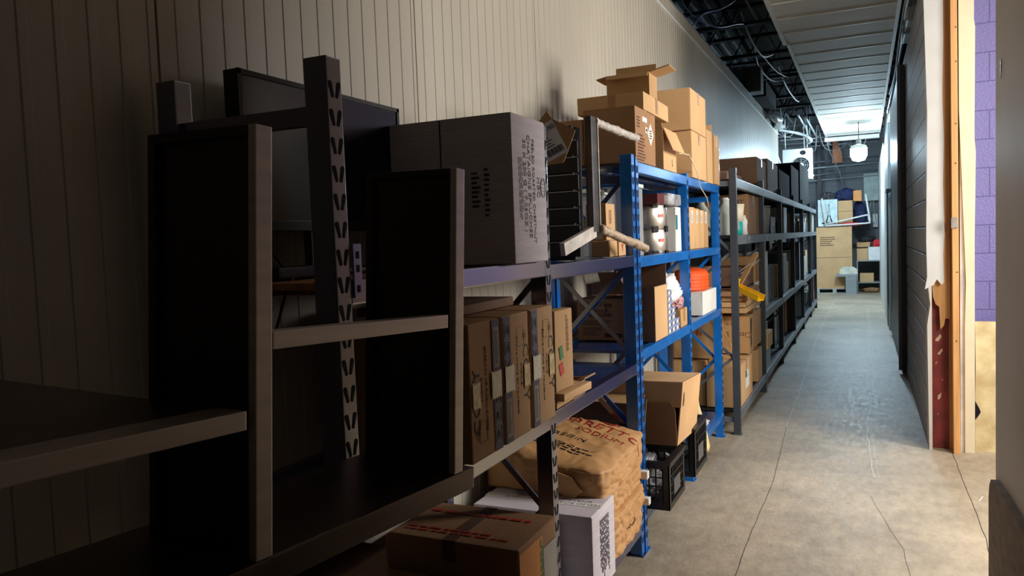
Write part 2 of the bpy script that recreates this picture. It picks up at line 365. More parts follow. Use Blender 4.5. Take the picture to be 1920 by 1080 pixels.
# far wall + far left wall + slabs
FARW = blocks('far_grey_block', C(96, 100, 104), C(66, 70, 74), 0.6, axis='x', bump=0.3)
bm = NB(); box(bm, -4.2, 1.0, 22.8, 23.0, 0, 5); struct('wall_far', bm, FARW)
bm = NB(); box(bm, -4.2, -4.1, 16.6, 22.8, 0, 5); box(bm, -4.1, -1.70, 16.5, 16.6, 0, 5); struct('wall_far_left', bm, FARW)
WHW = mat('white_wall_sheet', C(235, 240, 240), 0.5, var=0.03)
bm = NB(); box(bm, .34, .45, 13.5, 22.8, 0, 3.25); struct('wall_right_white', bm, WHW)
bm = NB(); box(bm, .45, .6, 16.0, 22.8, 0, 4.9); struct('wall_right_end', bm, DGR)
# ceiling boards
CEIL = mat('ceiling_board', C(228, 225, 215), 0.75, var=0.05, scale=1.6)
bm = NB(); y = -3.0; k = 0
rr = random.Random(3)
while y < 19.5:
    xl = -.83 if y < 9.7 else -.80
    dz = rr.uniform(-.004, .004)
    box(bm, xl, .33 + rr.uniform(-.01, .01), y, min(y + .607, 19.6), 3.80 + dz, 3.83 + dz)
    box(bm, xl + .01, .32, y + .609 - .005, y + .609 + .005, 3.791 + dz, 3.80 + dz, 1)
    y += .61
box(bm, -.845, -.80, -3, 9.7, 3.78, 3.83, 1); box(bm, -.81, -.77, 9.72, 21.5, 3.78, 3.82, 1); box(bm, .31, .345, 5, 19.6, 3.775, 3.83, 1)
struct('ceiling', bm, [CEIL, WHP])
# corrugated roof deck
DECK = mat('dark_roof_deck', C(52, 56, 60), 0.6, var=0.2, scale=2)
bm = NB(); x = -4.2; pr = []
while x < 1.0: pr += [(x, 4.95), (x + .07, 4.95), (x + .09, 4.91), (x + .15, 4.91), (x + .17, 4.95)]; x += .2
A = [bm.verts.new((a, -3.1, z)) for a, z in pr]; B = [bm.verts.new((a, 23, z)) for a, z in pr]
for k in range(len(pr) - 1): bm.faces.new((A[k], A[k + 1], B[k + 1], B[k]))
box(bm, -4.2, 1.0, -3.1, 23, 4.96, 5.0)
struct('ceiling_deck', bm, DECK)
# open web joists
def joist(first, y, z0=4.10, z1=4.84):
    T = thing('roof_joist', first, 'roof joist', (-1.5, y, z0), 0, 'open web roof joists under the dark deck')
    bm = NB(); box(bm, -2.6, 2.0, -.045, -.01, 0, .045); box(bm, -2.6, 2.0, .01, .045, 0, .045); obj('bottom_chord', bm, JOIST, T)
    bm = NB(); box(bm, -2.6, 2.0, -.05, .05, z1 - z0 - .045, z1 - z0); obj('top_chord', bm, JOIST, T)
    bm = NB(); x = -2.6; n = 0
    while x < 1.9:
        a = (x, 0, .03 if n % 2 == 0 else z1 - z0 - .03); b = (x + .33, 0, z1 - z0 - .03 if n % 2 == 0 else .03); tube(bm, [a, b], .013, 5); x += .33; n += 1
    obj('web_rod', bm, JOIST, T)
    return T
J = None
JL = ['black open web joist nearest the camera above the panel wall', 'second black open web joist above the panel wall', 'third black open web joist with pale cables hung on it',
      'fourth open web joist just in front of the dark fan coil', 'fifth open web joist above the dark fan coil', 'sixth open web joist behind the dark fan coil', 'open web joist over the end of the panel wall',
      'open web joist beyond the end of the panel wall', 'farthest open web joist near the bright lamp']
for y, l in zip((7.95, 9.83, 11.57, 13.37, 15.4, 16.6, 18.2, 19.8, 21.4), JL): joist(l, y)

# ------------------------------------------------------------------ opening edge in right wall (y about 6.2)
def sheet(bm, poly, y, t, mi=0):   # poly in (x,z), facing the camera
    prism(bm, poly, Matrix(((1, 0, 0, 0), (0, 0, 1, y), (0, 1, 0, 0), (0, 0, 0, 1))), t, mi)
bm = NB(); sheet(bm, [(.375, 3.6), (.50, 3.6), (.505, 2.9), (.498, 2.5), (.507, 2.2), (.50, 1.9), (.509, 1.55), (.50, 1.40), (.505, 1.21), (.49, 1.19), (.46, 1.23), (.44, 1.19), (.385, 1.16), (.40, 1.25), (.395, 1.5), (.405, 2.4)], 6.17, .013)
struct('trim_3', bm, mat('torn_white_drywall', C(196, 196, 194), 0.6, var=0.03))
bm = NB(); box(bm, .395, .435, 6.185, 6.20, 1.19, 1.55); lb = bm
obj_ = struct('trim_4', bm, mat('perforated_corner_strip', C(205, 205, 205), 0.5, var=0.2, scale=60))
bm = NB(); sheet(bm, [(.385, 3.6), (.405, 3.6), (.405, 1.2), (.42, 1.05), (.40, .9), (.41, 0), (.43, 0), (.43, 3.6)], 6.20, .16); struct('trim_5', bm, DGR)
# back stud (lies behind drywall), red column, front stud, cream board, kick board
bm = NB(); sheet(bm, [(.43, 3.6), (.545, 3.6), (.545, .945), (.515, .95), (.507, .90), (.485, .87), (.478, 1.03), (.455, 1.05), (.44, 1.1), (.43, 1.25)], 6.215, .05); struct('trim_6', bm, WOOD)
T = thing('steel_column', 'rust red steel column with paint chips under the torn wood at the opening', 'column', (.43, 6.27, 0))
bm = NB(); box(bm, 0, .11, 0, .012, 0, 3.6, 0); box(bm, .045, .06, .012, .075, 0, 3.6); box(bm, 0, .11, .075, .087, 0, 3.6); obj('web_section', bm, RED, T)
bm = NB()
for cx, cz, s in ((.045, .80, 1), (.055, .70, .8), (.05, .38, 1), (.03, .62, .3), (.07, .5, .3), (.04, .25, .25)):
    poly = [(cx + s * (.011 * math.cos(a) + .012 * math.sin(a)) * (1 + .35 * math.sin(2 * a + cz * 9)), cz + s * .026 * math.sin(a) * (1 + .25 * math.cos(3 * a + cx * 40))) for a in [k * PI / 7 for k in range(14)]]
    sheet(bm, poly, -.002, .002)
obj('paint_chip', bm, mat('cream_chip', C(225, 190, 160), 0.6), T)
T = thing('wood_stud', 'pine stud with knots standing between red column and cream board', 'stud', (.545, 6.13, 0))
bm = NB(); box(bm, 0.012, .052, 0, .09, 0, 3.6, 0, .003, Matrix.Rotation(-.004, 4, 'Y')); obj('timber', bm, WOOD, T)
bm = NB()
for x, z in ((.03, 2.3), (.028, 2.03), (.032, 2.72), (.035, 1.28), (.03, .8), (.03, 2.95)):
    sheet(bm, [(x + .006 * math.cos(a), z + .006 * math.sin(a)) for a in [k * PI / 5 for k in range(10)]], -.001, .002)
obj('knot', bm, mat('knot_brown', C(120, 72, 40), 0.6), T)
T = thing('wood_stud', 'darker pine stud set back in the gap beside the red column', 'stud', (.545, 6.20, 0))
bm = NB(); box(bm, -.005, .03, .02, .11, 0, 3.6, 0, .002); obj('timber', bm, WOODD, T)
bm = NB(); box(bm, -.02, .02, -.012, .012, -.035, .035, 0, .008)
for v in bm.verts: v.co += Vector((random.uniform(-.004, .004), 0, random.uniform(-.006, .006)))
tag(obj('tape_wad', bm, mat('grey_wad', C(150, 142, 132), 0.6, bump=.5)), 'crumpled grey tape wad stuck on the pine stud', 'tape').location = (.565, 6.118, 1.62)
CRM = mat('cream_board', C(216, 204, 176), 0.6, var=0.04, scale=5)
bm = NB(); sheet(bm, [(.597, 3.6), (.692, 3.6), (.690, 3.0), (.697, 2.95), (.692, 2.2), (.70, 2.1), (.692, 1.5), (.692, 0), (.632, 0), (.632, .9), (.64, 1.2), (.60, 2.4)], 6.19, .012)
struct('trim_7', bm, CRM)
bm = NB(); box(bm, .605, .69, 6.202, 6.35, 0, 3.6); struct('trim_8', bm, SRW)
bm = NB(); sheet(bm, [(.70, 0), (.90, 0), (.95, 0), (1.9, 0), (1.9, .92), (.70, .925), (.704, .6), (.70, .36), (.725, .31), (.735, .28), (.72, .25), (.70, .22)], 6.25, .018)
tag(obj('kick_board', bm, mat('stained_board', C(222, 206, 162), 0.65, var=0.13, scale=9, col2=C(180, 155, 110))), 'stained cream board with chipped edge leaning under the purple block wall', 'board')
bm = NB(); prism(bm, [(-.012, .03), (.006, .028), (.012, .0), (.004, -.02), (.0, -.04), (-.006, -.015), (-.014, 0)], Matrix.Identity(4), .002)
o = tag(obj('tape_scrap', bm, mat('foil_scrap', C(190, 188, 184), 0.25, bump=.8)), 'shiny tape scrap stuck high on the near grey wall', 'tape'); o.matrix_world = Matrix(((0, 0, -1, .449), (-1, 0, 0, 3.28), (0, 1, 0, 2.16), (0, 0, 0, 1)))

# dark sliding door and torn curtain strip on the right wall farther back
T = thing('sliding_door', 'tall dark steel door panel flat against the right block wall', 'door', (.36, 9.4, 0))
bm = NB(); box(bm, 0, .045, 0, 3.5, 0.04, 3.35, 0, .004); obj('door_leaf', bm, mat('blue_black_steel', C(44, 52, 62), 0.4), T)
bm = NB(); box(bm, -.03, .0, 0, .08, .04, 3.35, 0, .003); obj('edge_channel', bm, GREY, T)
bm = NB(); rr = random.Random(5); poly = [(0, 2.15), (.55, 2.15)]
for k in range(14): poly.append((.55 - .1 * rr.random(), 2.1 - k * .125))
poly += [(.25, .1), (.2, .35), (.0, .45)]
prism(bm, poly, Matrix(((0, 0, 1, .31), (1, 0, 0, 12.85), (0, 1, 0, 0), (0, 0, 0, 1))), .012)
T = thing('curtain_strip', 'torn black rubber curtain strip hanging beside the white wall sheet', 'curtain', (0, 0, 0)); obj('rubber_strip', bm, BLK, T)
bm = NB(); box(bm, .30, .36, 12.8, 13.45, 2.15, 2.19); obj('rail', bm, GREY, T)
T = thing('duct_box', 'grey sheet metal duct box tucked above the right block wall', 'duct', (.37, 8.1, 3.5))
bm = NB(); box(bm, 0, .2, 0, 1.0, 0.0, .32, 0, .01); obj('duct_body', bm, GALV, T)
bm = NB(); box(bm, -.01, .21, .47, .53, -.008, .33); obj('duct_flange', bm, GREY, T)

# ------------------------------------------------------------------ racks
def slots(bm, x, y0, y1, z0, z1, mi=1, pitch=.06):
    z = z0 + .03; yc = (y0 + y1) / 2
    while z < z1 - .03:
        for s in (-1, 1):
            for q in (0,):
                M = Matrix(((0, 0, 1, x), (1, 0, 0, yc + s * .011), (0, 1, 0, z), (0, 0, 0, 1))) @ Matrix.Rotation(-s * .28, 4, 'Z')
                prism(bm, [(-.006, .014), (-.003, .019), (.003, .019), (.006, .014), (.0035, -.017), (-.0035, -.017)], M, .0012, mi)
        z += pitch
def rack(name, label, xf, xb, frames, levels, h, col, deckm, beam_h=.055, pw=.05, pd=.06, slot=True, brace=True, front_levels=None, beamw=.04, posts_col=None, tie=True, slatted=(), postm=None):
    T = thing(name, label, 'rack', (0, 0, 0)); y00 = frames[0]
    T.location = (xf, y00, 0); I = Matrix.Translation((-xf, -y00, 0))
    def put(nm, bm, ms, par=T): bm.transform(I); return obj(nm, bm, ms, par)
    for fi, fy in enumerate(frames):
        for s, x0, x1 in ((1, xf - pd, xf), (0, xb, xb + pd)):
            bm = NB(); box(bm, x0, x1, fy - pw / 2, fy + pw / 2, 0.004, h, 0, .003)
            if slot and s: slots(bm, xf, fy - pw / 2, fy + pw / 2, 0.05, h)
            put('upright_post', bm, [posts_col[fi] if posts_col else (postm or col), SLOT])
            bm = NB(); box(bm, x0 - .01, x1 + .01, fy - pw / 2 - .01, fy + pw / 2 + .01, 0, .004); put('foot_plate', bm, col)
        if tie:
            for z in (h - .12, 0.12):
                bm = NB(); box(bm, xb + pd, xf - pd, fy - .012, fy + .012, z - .02, z + .02); put('cross_tie', bm, col)
        if brace:
            zz = [0.2, .62, 1.04, 1.46, h - .12]
            for k, (a, b) in enumerate(zip(zz, zz[1:])):
                for sgn in (0, 1):
                    bm = NB(); A_ = (xb + .05, fy + (.006 if sgn else -.006), a); B_ = (xf - .05, fy + (.006 if sgn else -.006), b)
                    if sgn: A_ = (A_[0], A_[1], b); B_ = (B_[0], B_[1], a)
                    if (fi not in brace_two and sgn != k % 2) or (fi == 0 and slot and not deckb(fy) and k > 1): bm.free(); continue
                    bar(bm, A_, B_, .008, .022); put('cross_brace', bm, col)
    for i, (a, b) in enumerate(zip(frames, frames[1:])):
        for z in levels[i]:
            m_ = posts_col[i] if posts_col else col
            bm = NB(); box(bm, xf - beamw, xf, a + pw / 2, b - pw / 2, z - beam_h, z, 0, .004); put('beam', bm, m_)
            bm = NB(); box(bm, xb, xb + beamw, a + pw / 2, b - pw / 2, z - beam_h, z, 0, .004); put('beam', bm, m_)
            bm = NB()
            if z in slatted:
                yy = a + pw / 2 + .02
                while yy < b - pw / 2 - .03: box(bm, xb + beamw, xf - beamw, yy, yy + .03, z - .02, z - .006); yy += .055
                for q in (.3, .7): x_ = xb + (xf - xb) * q; box(bm, x_ - .015, x_ + .015, a + pw / 2, b - pw / 2, z - .045, z - .021)
            else:
                box(bm, xb + beamw, xf - beamw, a + pw / 2 - .02, b - pw / 2 + .02, z - .02, z - .004)
                for q in range(3): y_ = a + (b - a) * (q + 1) / 4; box(bm, xb + beamw, xf - beamw, y_ - .02, y_ + .02, z - .05, z - .021)
            put('shelf_deck', bm, deckm[z] if isinstance(deckm, dict) and z in deckm else (deckm.get(0) if isinstance(deckm, dict) else deckm))
    return T
brace_two = (2,)
def deckb(fy): return fy > 2
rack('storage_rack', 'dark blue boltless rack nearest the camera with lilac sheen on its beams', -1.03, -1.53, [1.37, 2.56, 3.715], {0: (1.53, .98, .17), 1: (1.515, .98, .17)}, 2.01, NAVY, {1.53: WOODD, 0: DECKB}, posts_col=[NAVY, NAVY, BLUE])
brace_two = (1,)
rack('storage_rack', 'bright blue boltless rack in the middle with cartons on its top', -1.03, -1.53, [3.79, 5.0, 6.17], {0: (1.98, 1.505, 1.03, .20), 1: (1.98, 1.505, 1.03, .20)}, 2.0, BLUE, {0: DECKB}, slatted=(1.98,))
brace_two = ()
GF = [6.27, 8.05, 9.87, 11.7, 13.5, 15.4, 17.2]
GP = mat('charcoal_post_paint', C(58, 63, 70), 0.42, var=.1)
rack('storage_rack', 'long charcoal grey rack running to the far end of the aisle', -.91, -1.5, GF, {0: (2.04, 1.59, .19), 1: (2.04, 1.59, .81, .19), 2: (2.04, 1.59, .81, .19), 3: (2.04, 1.59, .81, .19), 4: (2.04, 1.59, .81, .19), 5: (2.04, 1.59, .81, .19)}, 2.12, GREY, {0: GREYD}, beam_h=.075, pw=.05, pd=.055, slot=False, slatted=(.19,), postm=GP)
gr = [o for o in COL.objects if o.get('label', '').startswith('long charcoal')][0]
text(gr, 'P', '+x', (.001, .66, 1.552), .06, LAB, name='white_mark'); patch(gr, 'white_mark', '+x', (.001, 1.98, 1.552), .03, .055, LAB)
# loose beam end bracket hanging on the first post
T = thing('beam_bracket', 'small lilac steel beam bracket hooked on the first dark blue post', 'bracket', (-1.03, 1.40, 1.49))
bm = NB(); box(bm, .001, .006, 0, .03, 0, .12, 0, .002); obj('plate', bm, mat('lilac_steel', C(150, 146, 180), .3, metal=.4), T)
bm = NB()
for z in (.02, .065, .095): box(bm, .006, .0072, .01, .02, z - .008, z + .008)
obj('hook_hole', bm, SLOT, T)

# ------------------------------------------------------------------ stainless unit in the foreground (slightly leaning)
MU = Matrix(((0.9981, 0.0552, 0.0275, -.72), (-0.0565, 0.9973, 0.0466, 1.354), (-0.0249, -0.0481, 0.9985, 1.152), (0, 0, 0, 1)))
T = thing('steel_shelf_unit', 'dark stainless steel compartment unit leaning in the left foreground', 'shelf unit', M=MU)
bm = NB(); box(bm, -.265, 0, -1.15, 0, -.043, 0, 0, .003); obj('base_channel', bm, STEELD, T)
for y0 in (-.577, -.072, -1.08):
    P = obj('side_panel', (lambda b: (box(b, -.20, -.014, y0 + .008, y0 + .022, .001, .585), b)[1])(NB()), mat('dark_steel_panel', C(70, 62, 56), .33, metal=.75, var=.15, scale=3), T)
    bm = NB(); box(bm, -.014, 0, y0 - .002, y0 + .028, 0.001, .592, 0, .002); obj('front_flange', bm, STEEL, P); bm = NB(); box(bm, -.217, -.2, y0 - .002, y0 + .028, .001, .592, 0, .002); box(bm, -.2, -.014, y0 - .002, y0 + .028, .578, .592, 0, .002)
    obj('rim_flange', bm, mat('dark_steel_panel', C(70, 62, 56), .33, metal=.75, var=.15, scale=3), P)
bm = NB(); box(bm, -.03, 0, -.548, -.10, .287, .312, 0, .002); obj('front_rail', bm, STEEL, T)
bm = NB(); box(bm, -.055, -.0, -1.05, -.595, .184, .21, 0, .002); obj('front_rail', bm, STEEL, T)
bm = NB(); box(bm, -.62, -.056, -1.05, -.59, .19, .208, 0, .002); obj('tray_shelf', bm, STEELD, T)
carton('plain brown carton standing under the steel unit at the bottom left', -.745, .45, 0, .27, .63, 1.09, KR4, tape=None)

# ------------------------------------------------------------------ monitor
T = thing('computer_monitor', 'large black widescreen monitor on a stand behind the steel unit', 'monitor', (-1.45, 1.90, 1.53))
bm = NB(); box(bm, -.045, 0, -.375, .375, .125, .54, 0, .006); obj('housing', bm, BLK, T)
bm = NB(); box(bm, 0, .0015, -.36, .36, .155, .525); obj('screen', bm, SCREEN, T)
bm = NB(); box(bm, 0, .005, -.375, .375, .125, .152, 0, .002); box(bm, 0, .005, -.375, .375, .527, .54); box(bm, 0, .005, -.375, -.362, .125, .54); box(bm, 0, .005, .362, .375, .125, .54); obj('bezel', bm, BLKM, T)
bm = NB(); box(bm, -.04, -.01, -.10, -.05, .01, .16, 0, .004); obj('stand_neck', bm, BLK, T)
bm = NB(); box(bm, -.06, .12, -.22, .1, 0, .014, 0, .005); obj('stand_foot', bm, BLK, T)
text(T, 'LG', '+x', (.005, -.09, .139), .02, mat('pale_print', C(160, 160, 160), .5), name='logo_text')
bm = NB(); box(bm, 0, .12, 0, .22, 0, .03, 0, .006); o = tag(obj('media_box', bm, BLK), 'flat black box on the wooden deck below the monitor', 'box'); o.location = (-1.40, 1.45, 1.53)
bm = NB(); tube(bm, [(-1.3, 1.45, 1.60), (-1.28, 1.5, 1.53), (-1.22, 1.40, 1.50), (-1.24, 1.36, 1.36), (-1.3, 1.32, 1.28), (-1.34, 1.3, 1.2)], .004); tag(obj('power_cable', bm, CABLEK), 'black power cable dangling below the monitor', 'cable')
T = thing('black_binder_box', 'narrow black case standing between monitor and grey chestnut carton', 'case', (-1.50, 2.28, 1.53))
bm = NB(); box(bm, 0, .05, 0, .03, 0, .42, 0, .006); obj('case', bm, BLK, T)

# ------------------------------------------------------------------ chestnut cartons
T = carton('tall grey-white chestnut carton on the upper shelf beside the wrapped frame', -1.0, 2.215, 1.532, .50, .275, .475, LIL, tape=None)
text(T, 'PEELED ROASTED CHESTNUT', '+x', (0, .165, .235), .026, INKG, -PI / 2)
text(T, 'CHATAIGNE EPLUCHEE', '+x', (0, .130, .25), .032, INKG, -PI / 2)
text(T, '30 X 200 G ( 7.05OZ )', '+x', (0, .095, .25), .032, INKG, -PI / 2)
text(T, 'HBC', '+x', (0, .205, .25), .036, INKG, -PI / 2)
lines(T, '+x', (0, .060, .24), .20, .03, 3, INKG, -PI / 2)
bm = NB()
for r in (.026, .022):
    n = 20
    for k in range(n):
        a, b = 2 * PI * k / n, 2 * PI * (k + 1) / n
        tube(bm, [(.0012, .245 + r * .85 * math.cos(a), .25 + r * 1.3 * math.sin(a)), (.0012, .245 + r * .85 * math.cos(b), .25 + r * 1.3 * math.sin(b))], .0008, 3)
for q in (-.012, 0, .012): tube(bm, [(.0012, .228, .25 + q), (.0012, .262, .25 + q)], .0008, 3)
obj('round_stamp', bm, INKG, T)
lines(T, '-y', (-.13, 0, .24), .03, .12, 8, INK); lines(T, '-y', (-.09, 0, .23), .02, .16, 10, INK)
bm = NB(); box(bm, -.257, -.253, -.0012, 0, 0, .47); obj('flap_seam', bm, SLOT, T)
T = carton('grey-white chestnut carton on the bottom shelf beside the paper sacks', -.98, 2.80, .18, .52, .29, .335, LIL, tape=None)
text(T, 'PEELED ROASTED CHESTNUT\nCHATAIGNE EPLUCHEE', '+z', (-.22, .15, .335), .032, INKG, PI); lines(T, '+z', (-.35, .2, .335), .12, .05, 3, INKG)
lines(T, '+x', (0, .15, .16), .26, .12, 9, INKG, -PI / 2)
bm = NB(); box(bm, -.522, .001, .11, .16, .3352, .3362); obj('tape_strip', bm, LAB, T)
T = carton('flat grey carton behind the printed brown fruit carton', -1.12, 2.60, .18, .38, .18, .30, LIL, tape=None)

# ------------------------------------------------------------------ cozy cartons
def cozy(label, y0, flip):
    T = carton(label, -1.0, y0, .982, .40, .197, .395, KR, tape=None, group='brown towel roll cartons on the middle shelf')
    r = PI / 2 if not flip else -PI / 2; s = -1 if not flip else 1
    cy = .1; W = .197
    def Y(v): return cy + s * v      # v > 0 : toward the text top side
    patch(T, 'navy_stripe', '+x', (0, Y(-.07), .197), .052, .39, INKBL)
    text(T, 'COZY', '+x', (0, Y(.068 if flip else .062), .20 if flip else .17), .060, INK, r, sx=1.15)
    text(T, 'AVENUE', '+x', (0, Y(.03), .20), .016, INK, r, sx=1.2)
    text(T, 'Essuie-mains en rouleaux', '+x', (0, Y(.002), .20), .021, INK, r, sx=1.15)
    zt = .32 if flip else .08
    bm = NB(); x = .0014
    for a, b in (((0, -.03), (.05, -.03)), ((.05, -.03), (.05, .03)), ((.05, .03), (0, .03)), ((0, .03), (0, -.03))):
        tube(bm, [(x, Y(a[0] + .005), zt + a[1]), (x, Y(b[0] + .005), zt + b[1])], .0009, 3)
    for rr_ in (.018, .008):
        for k in range(12):
            a, b = 2 * PI * k / 12, 2 * PI * (k + 1) / 12
            tube(bm, [(x, Y(.062 + rr_ * .6 * math.cos(a)), zt + rr_ * math.sin(a)), (x, Y(.062 + rr_ * .6 * math.cos(b)), zt + rr_ * math.sin(b))], .0009, 3)
    obj('roll_drawing', bm, INKB, T)
    zb = .31 if not flip else .08
    patch(T, 'barcode_label', '+x', (0, Y(-.07), zb), .034, .12, mat('label_grey', C(150, 140, 130), .6), off=.0006)
    lines(T, '+x', (0, Y(-.07), zb), .022, .10, 26, INK, 0, 'barcode', th=.5)
    for k in range(3):
        zz = (.05 + k * .055) if not flip else (.35 - k * .055); b2 = NB()
        for a, b in (((-.018, -.022), (.018, -.022)), ((.018, -.022), (.018, .022)), ((.018, .022), (-.018, .022)), ((-.018, .022), (-.018, -.022))):
            tube(b2, [(.0024, Y(-.07 + a[0]), zz + a[1]), (.0024, Y(-.07 + b[0]), zz + b[1])], .0011, 3)
        tube(b2, [(.0024, Y(-.07 - .008), zz - .012), (.0024, Y(-.07 + .004), zz + .012), (.0024, Y(-.07 + .01), zz - .012)], .0016, 3)
        obj('care_icon', b2, mat('icon_grey', C(150, 145, 150), .6), T)
    patch(T, 'tape_patch', '+x', (0, Y(-.062), .20), .066, .085, TAPEW, rag=.006, off=.003)
    patch(T, 'tape_patch', '+x', (0, Y(.07), .19), .046, .08, TAPEC, rag=.008, off=.003)
    return T
cozy('towel roll carton nearest the steel unit, its lettering running upward', 1.875, False)
cozy('middle towel roll carton of three, roll drawing at its top', 2.093, True)
cozy('towel roll carton of three standing closest to the rack post', 2.31, True)
T = carton('flat dark carton lying on top of the towel roll cartons', -1.12, 2.0, 1.382, .34, .45, .03, KR4, tape=None)
# crushed flat cartons beyond the post
T = carton('narrow brown carton with red print leaning behind the rack post', -1.03, 2.60, 1.045, .05, .16, .30, KR, rz=-.06, tape=None); lines(T, '+x', (0, .11, .21), .14, .02, 2, INKB, PI / 2); patch(T, 'red_print', '+x', (0, .05, .08), .035, .045, INKR, .3); patch(T, 'green_print', '+x', (0, .05, .14), .03, .05, GRN, .2)
carton('small flattened brown carton on the stack behind the rack post', -1.0, 2.60, 1.012, .30, .27, .03, KR2, rz=-.05, tape=None)
carton('brown carton under the flattened cartons behind the rack post', -1.03, 2.60, .982, .34, .20, .029, KR, rz=.03, tape=None)
T = carton('torn open brown tray carton lying low on the dark blue shelf', -1.06, 2.86, .984, .36, .14, .05, KR3, opened=[('+x', 70, .05), ('-y', 60, .05)])

# ------------------------------------------------------------------ black slatted drawers, wrapped frame, label board
T = thing('slatted_organizer', 'black organizer with thin pale edges behind the wrapped frame', 'organizer', (-1.07, 3.04, 1.515))
bm = NB(); box(bm, -.34, -.03, .006, .12, 0, .56, 0, .004); obj('cabinet_body', bm, BLKM, T)
for k in range(7):
    z = .07 + k * .07; bm = NB(); box(bm, -.30, -.004, -.004, .006, z - .055, z + .005, 0, .002); d = obj('drawer', bm, BLKM, T)
    bm = NB(); box(bm, -.27, -.01, -.006, -.004, z + .006, z + .009); obj('pale_edge', bm, mat('dull_white', C(190, 190, 190), .5), d)
WR = mat('white_wrap', C(205, 198, 190), .4, var=.1, scale=20, bump=.9, bscale=25)
T = thing('wrapped_metal_frame', 'upright metal stand frame wrapped in white film beside the label board', 'frame', (-1.03, 3.12, 1.515))
bm = NB(); box(bm, -.03, 0, -.03, .05, .115, .60, 0, .004); obj('upright', bm, mat('brushed_dark_bar', C(95, 92, 90), .3, metal=.5, var=.2, stretch=(1, 1, 3)), T)
bm = NB(); box(bm, .0, .004, .046, .054, .115, .60); obj('film_edge', bm, WR, T)
def wrapped(a, b, r):
    bm = NB(); n = 26; pts = []; rs = []
    for k in range(n + 1): t = k / n; p = Vector(a).lerp(Vector(b), t); p += Vector((random.uniform(-1, 1), 0, random.uniform(-1, 1))) * .0025; pts.append(p); rs.append(r * random.uniform(.85, 1.12))
    tube(bm, pts, rs, 8); return bm
obj('top_arm', wrapped((-.01, .04, .585), (.02, .60, .57), .018), WR, T)
obj('bottom_arm', wrapped((0, .05, .13), (.10, .42, .035), .02), mat('tan_wrap', C(200, 175, 150), .5, bump=.9, bscale=25, scale=20), T)
bm = NB(); bar(bm, (-.01, .0, .12), (-.03, -.33, .05), .02, .05); obj('leg', bm, WR, T)
T = thing('label_board', 'tilted piece of brown cardboard with white shipping label reading 2973785', 'cardboard', (-1.09, 2.80, 1.90), .2)
bm = NB(); sheet(bm, [(-.16, -.02), (.04, 0), (.09, .12), (.0, .17), (-.02, .2), (-.05, .165), (-.16, .17)], 0, .005); obj('card_sheet', bm, KR, T)
R_ = Matrix.Translation((-.01, -.0014, .085)) @ Matrix.Rotation(-.45, 4, 'Y')
bm = NB(); box(bm, -.045, .045, 0, .001, -.07, .07, 0, 0, R_); lb = obj('shipping_label', bm, LAB, T)
def tm(x, z): return R_ @ Matrix.Translation((x, -.0012, z)) @ Matrix.Rotation(PI / 2, 4, 'X')
text(lb, '2973785', '-y', (0, 0, 0), .024, INK, M=tm(0, .045))
bm = NB()
for k in range(14): box(bm, -.035 + k * .005, -.035 + k * .005 + (.003 if k % 3 else .0015), -.0018, -.0004, -.055, -.03, 0, 0, R_)
for k in range(4): box(bm, -.04, .0 + .01 * (k % 2), -.0018, -.0004, .012 - k * .011, .015 - k * .011, 0, 0, R_)
obj('barcode', bm, INK, lb)
carton('small brown carton with red mark under the wrapped frame arm, nearer one', -1.06, 3.40, 1.517, .09, .12, .075, KR2, tape=None)
T = carton('tall narrow brown carton with white label behind the wrapped frame', -1.08, 3.42, 1.594, .1, .14, .17, KR2, tape=None); patch(T, 'white_label', '-y', (-.05, 0, .04), .06, .07, LAB); lines(T, '+x', (0, .06, .1), .08, .03, 2, INKB, -PI / 2)
T = carton('small brown carton with red arrow mark beside the blue post', -1.06, 3.54, 1.517, .09, .12, .075, KR2, tape=None); text(T, 'Y', '+x', (0, .06, .037), .05, INKR)
# ------------------------------------------------------------------ bottom shelf, near rack
T = carton('brown fruit carton with orange printed side on the bottom shelf', -1.0, 2.15, .172, .50, .325, .46, KR3, opened=None, tape='y', tapem=INKB)
patch(T, 'orange_print', '+x', (0, .10, .22), .19, .44, ORC); patch(T, 'white_print', '+x', (0, .26, .20), .12, .38, mat('print_grey', C(180, 172, 160), .6), off=.0006)
lines(T, '+x', (0, .185, .24), .36, .03, 2, GRN, PI / 2, th=.8); lines(T, '+x', (0, .11, .18), .10, .20, 9, INKR); text(T, 'CCC', '+x', (0, .10, .36), .035, INKR)
lines(T, '+z', (-.25, .07, .46), .40, .05, 2, INKR); lines(T, '+z', (-.25, .24, .46), .40, .04, 1, INKR)
T = carton('dark brown carton with red print lying nearest on the bottom shelf', -1.0, 1.58, .172, .50, .52, .36, KR3, tape='y', tapem=INKB); lines(T, '+z', (-.3, .15, .36), .3, .12, 3, INKR); lines(T, '+z', (-.15, .38, .36), .2, .1, 2, INKR)
# paper sacks
from mathutils.bvhtree import BVHTree
def drape(o, body, axis=(0, 0, -1), off=.0015):
    bm = bmesh.new(); bm.from_mesh(o.data); bmesh.ops.triangulate(bm, faces=bm.faces); 
    for _ in range(2):
        es = [e for e in bm.edges if e.calc_length() > .012]
        if es: bmesh.ops.subdivide_edges(bm, edges=es, cuts=1); bmesh.ops.triangulate(bm, faces=bm.faces)
    T_ = BVHTree.FromPolygons([v.co.copy() for v in body.data.vertices], [tuple(p.vertices) for p in body.data.polygons])
    d = Vector(axis); miss = []
    for v in bm.verts:
        h = T_.ray_cast(v.co - d * 1.0, d)
        if h[0] is not None: v.co = h[0] - d * off
        else: miss.append(v)
    bmesh.ops.delete(bm, geom=miss, context='VERTS')
    bm.to_mesh(o.data); bm.free()
SACK = mat('kraft_sack_paper', C(196, 148, 96), .6, var=.06, scale=5, bump=.5, bscale=9)
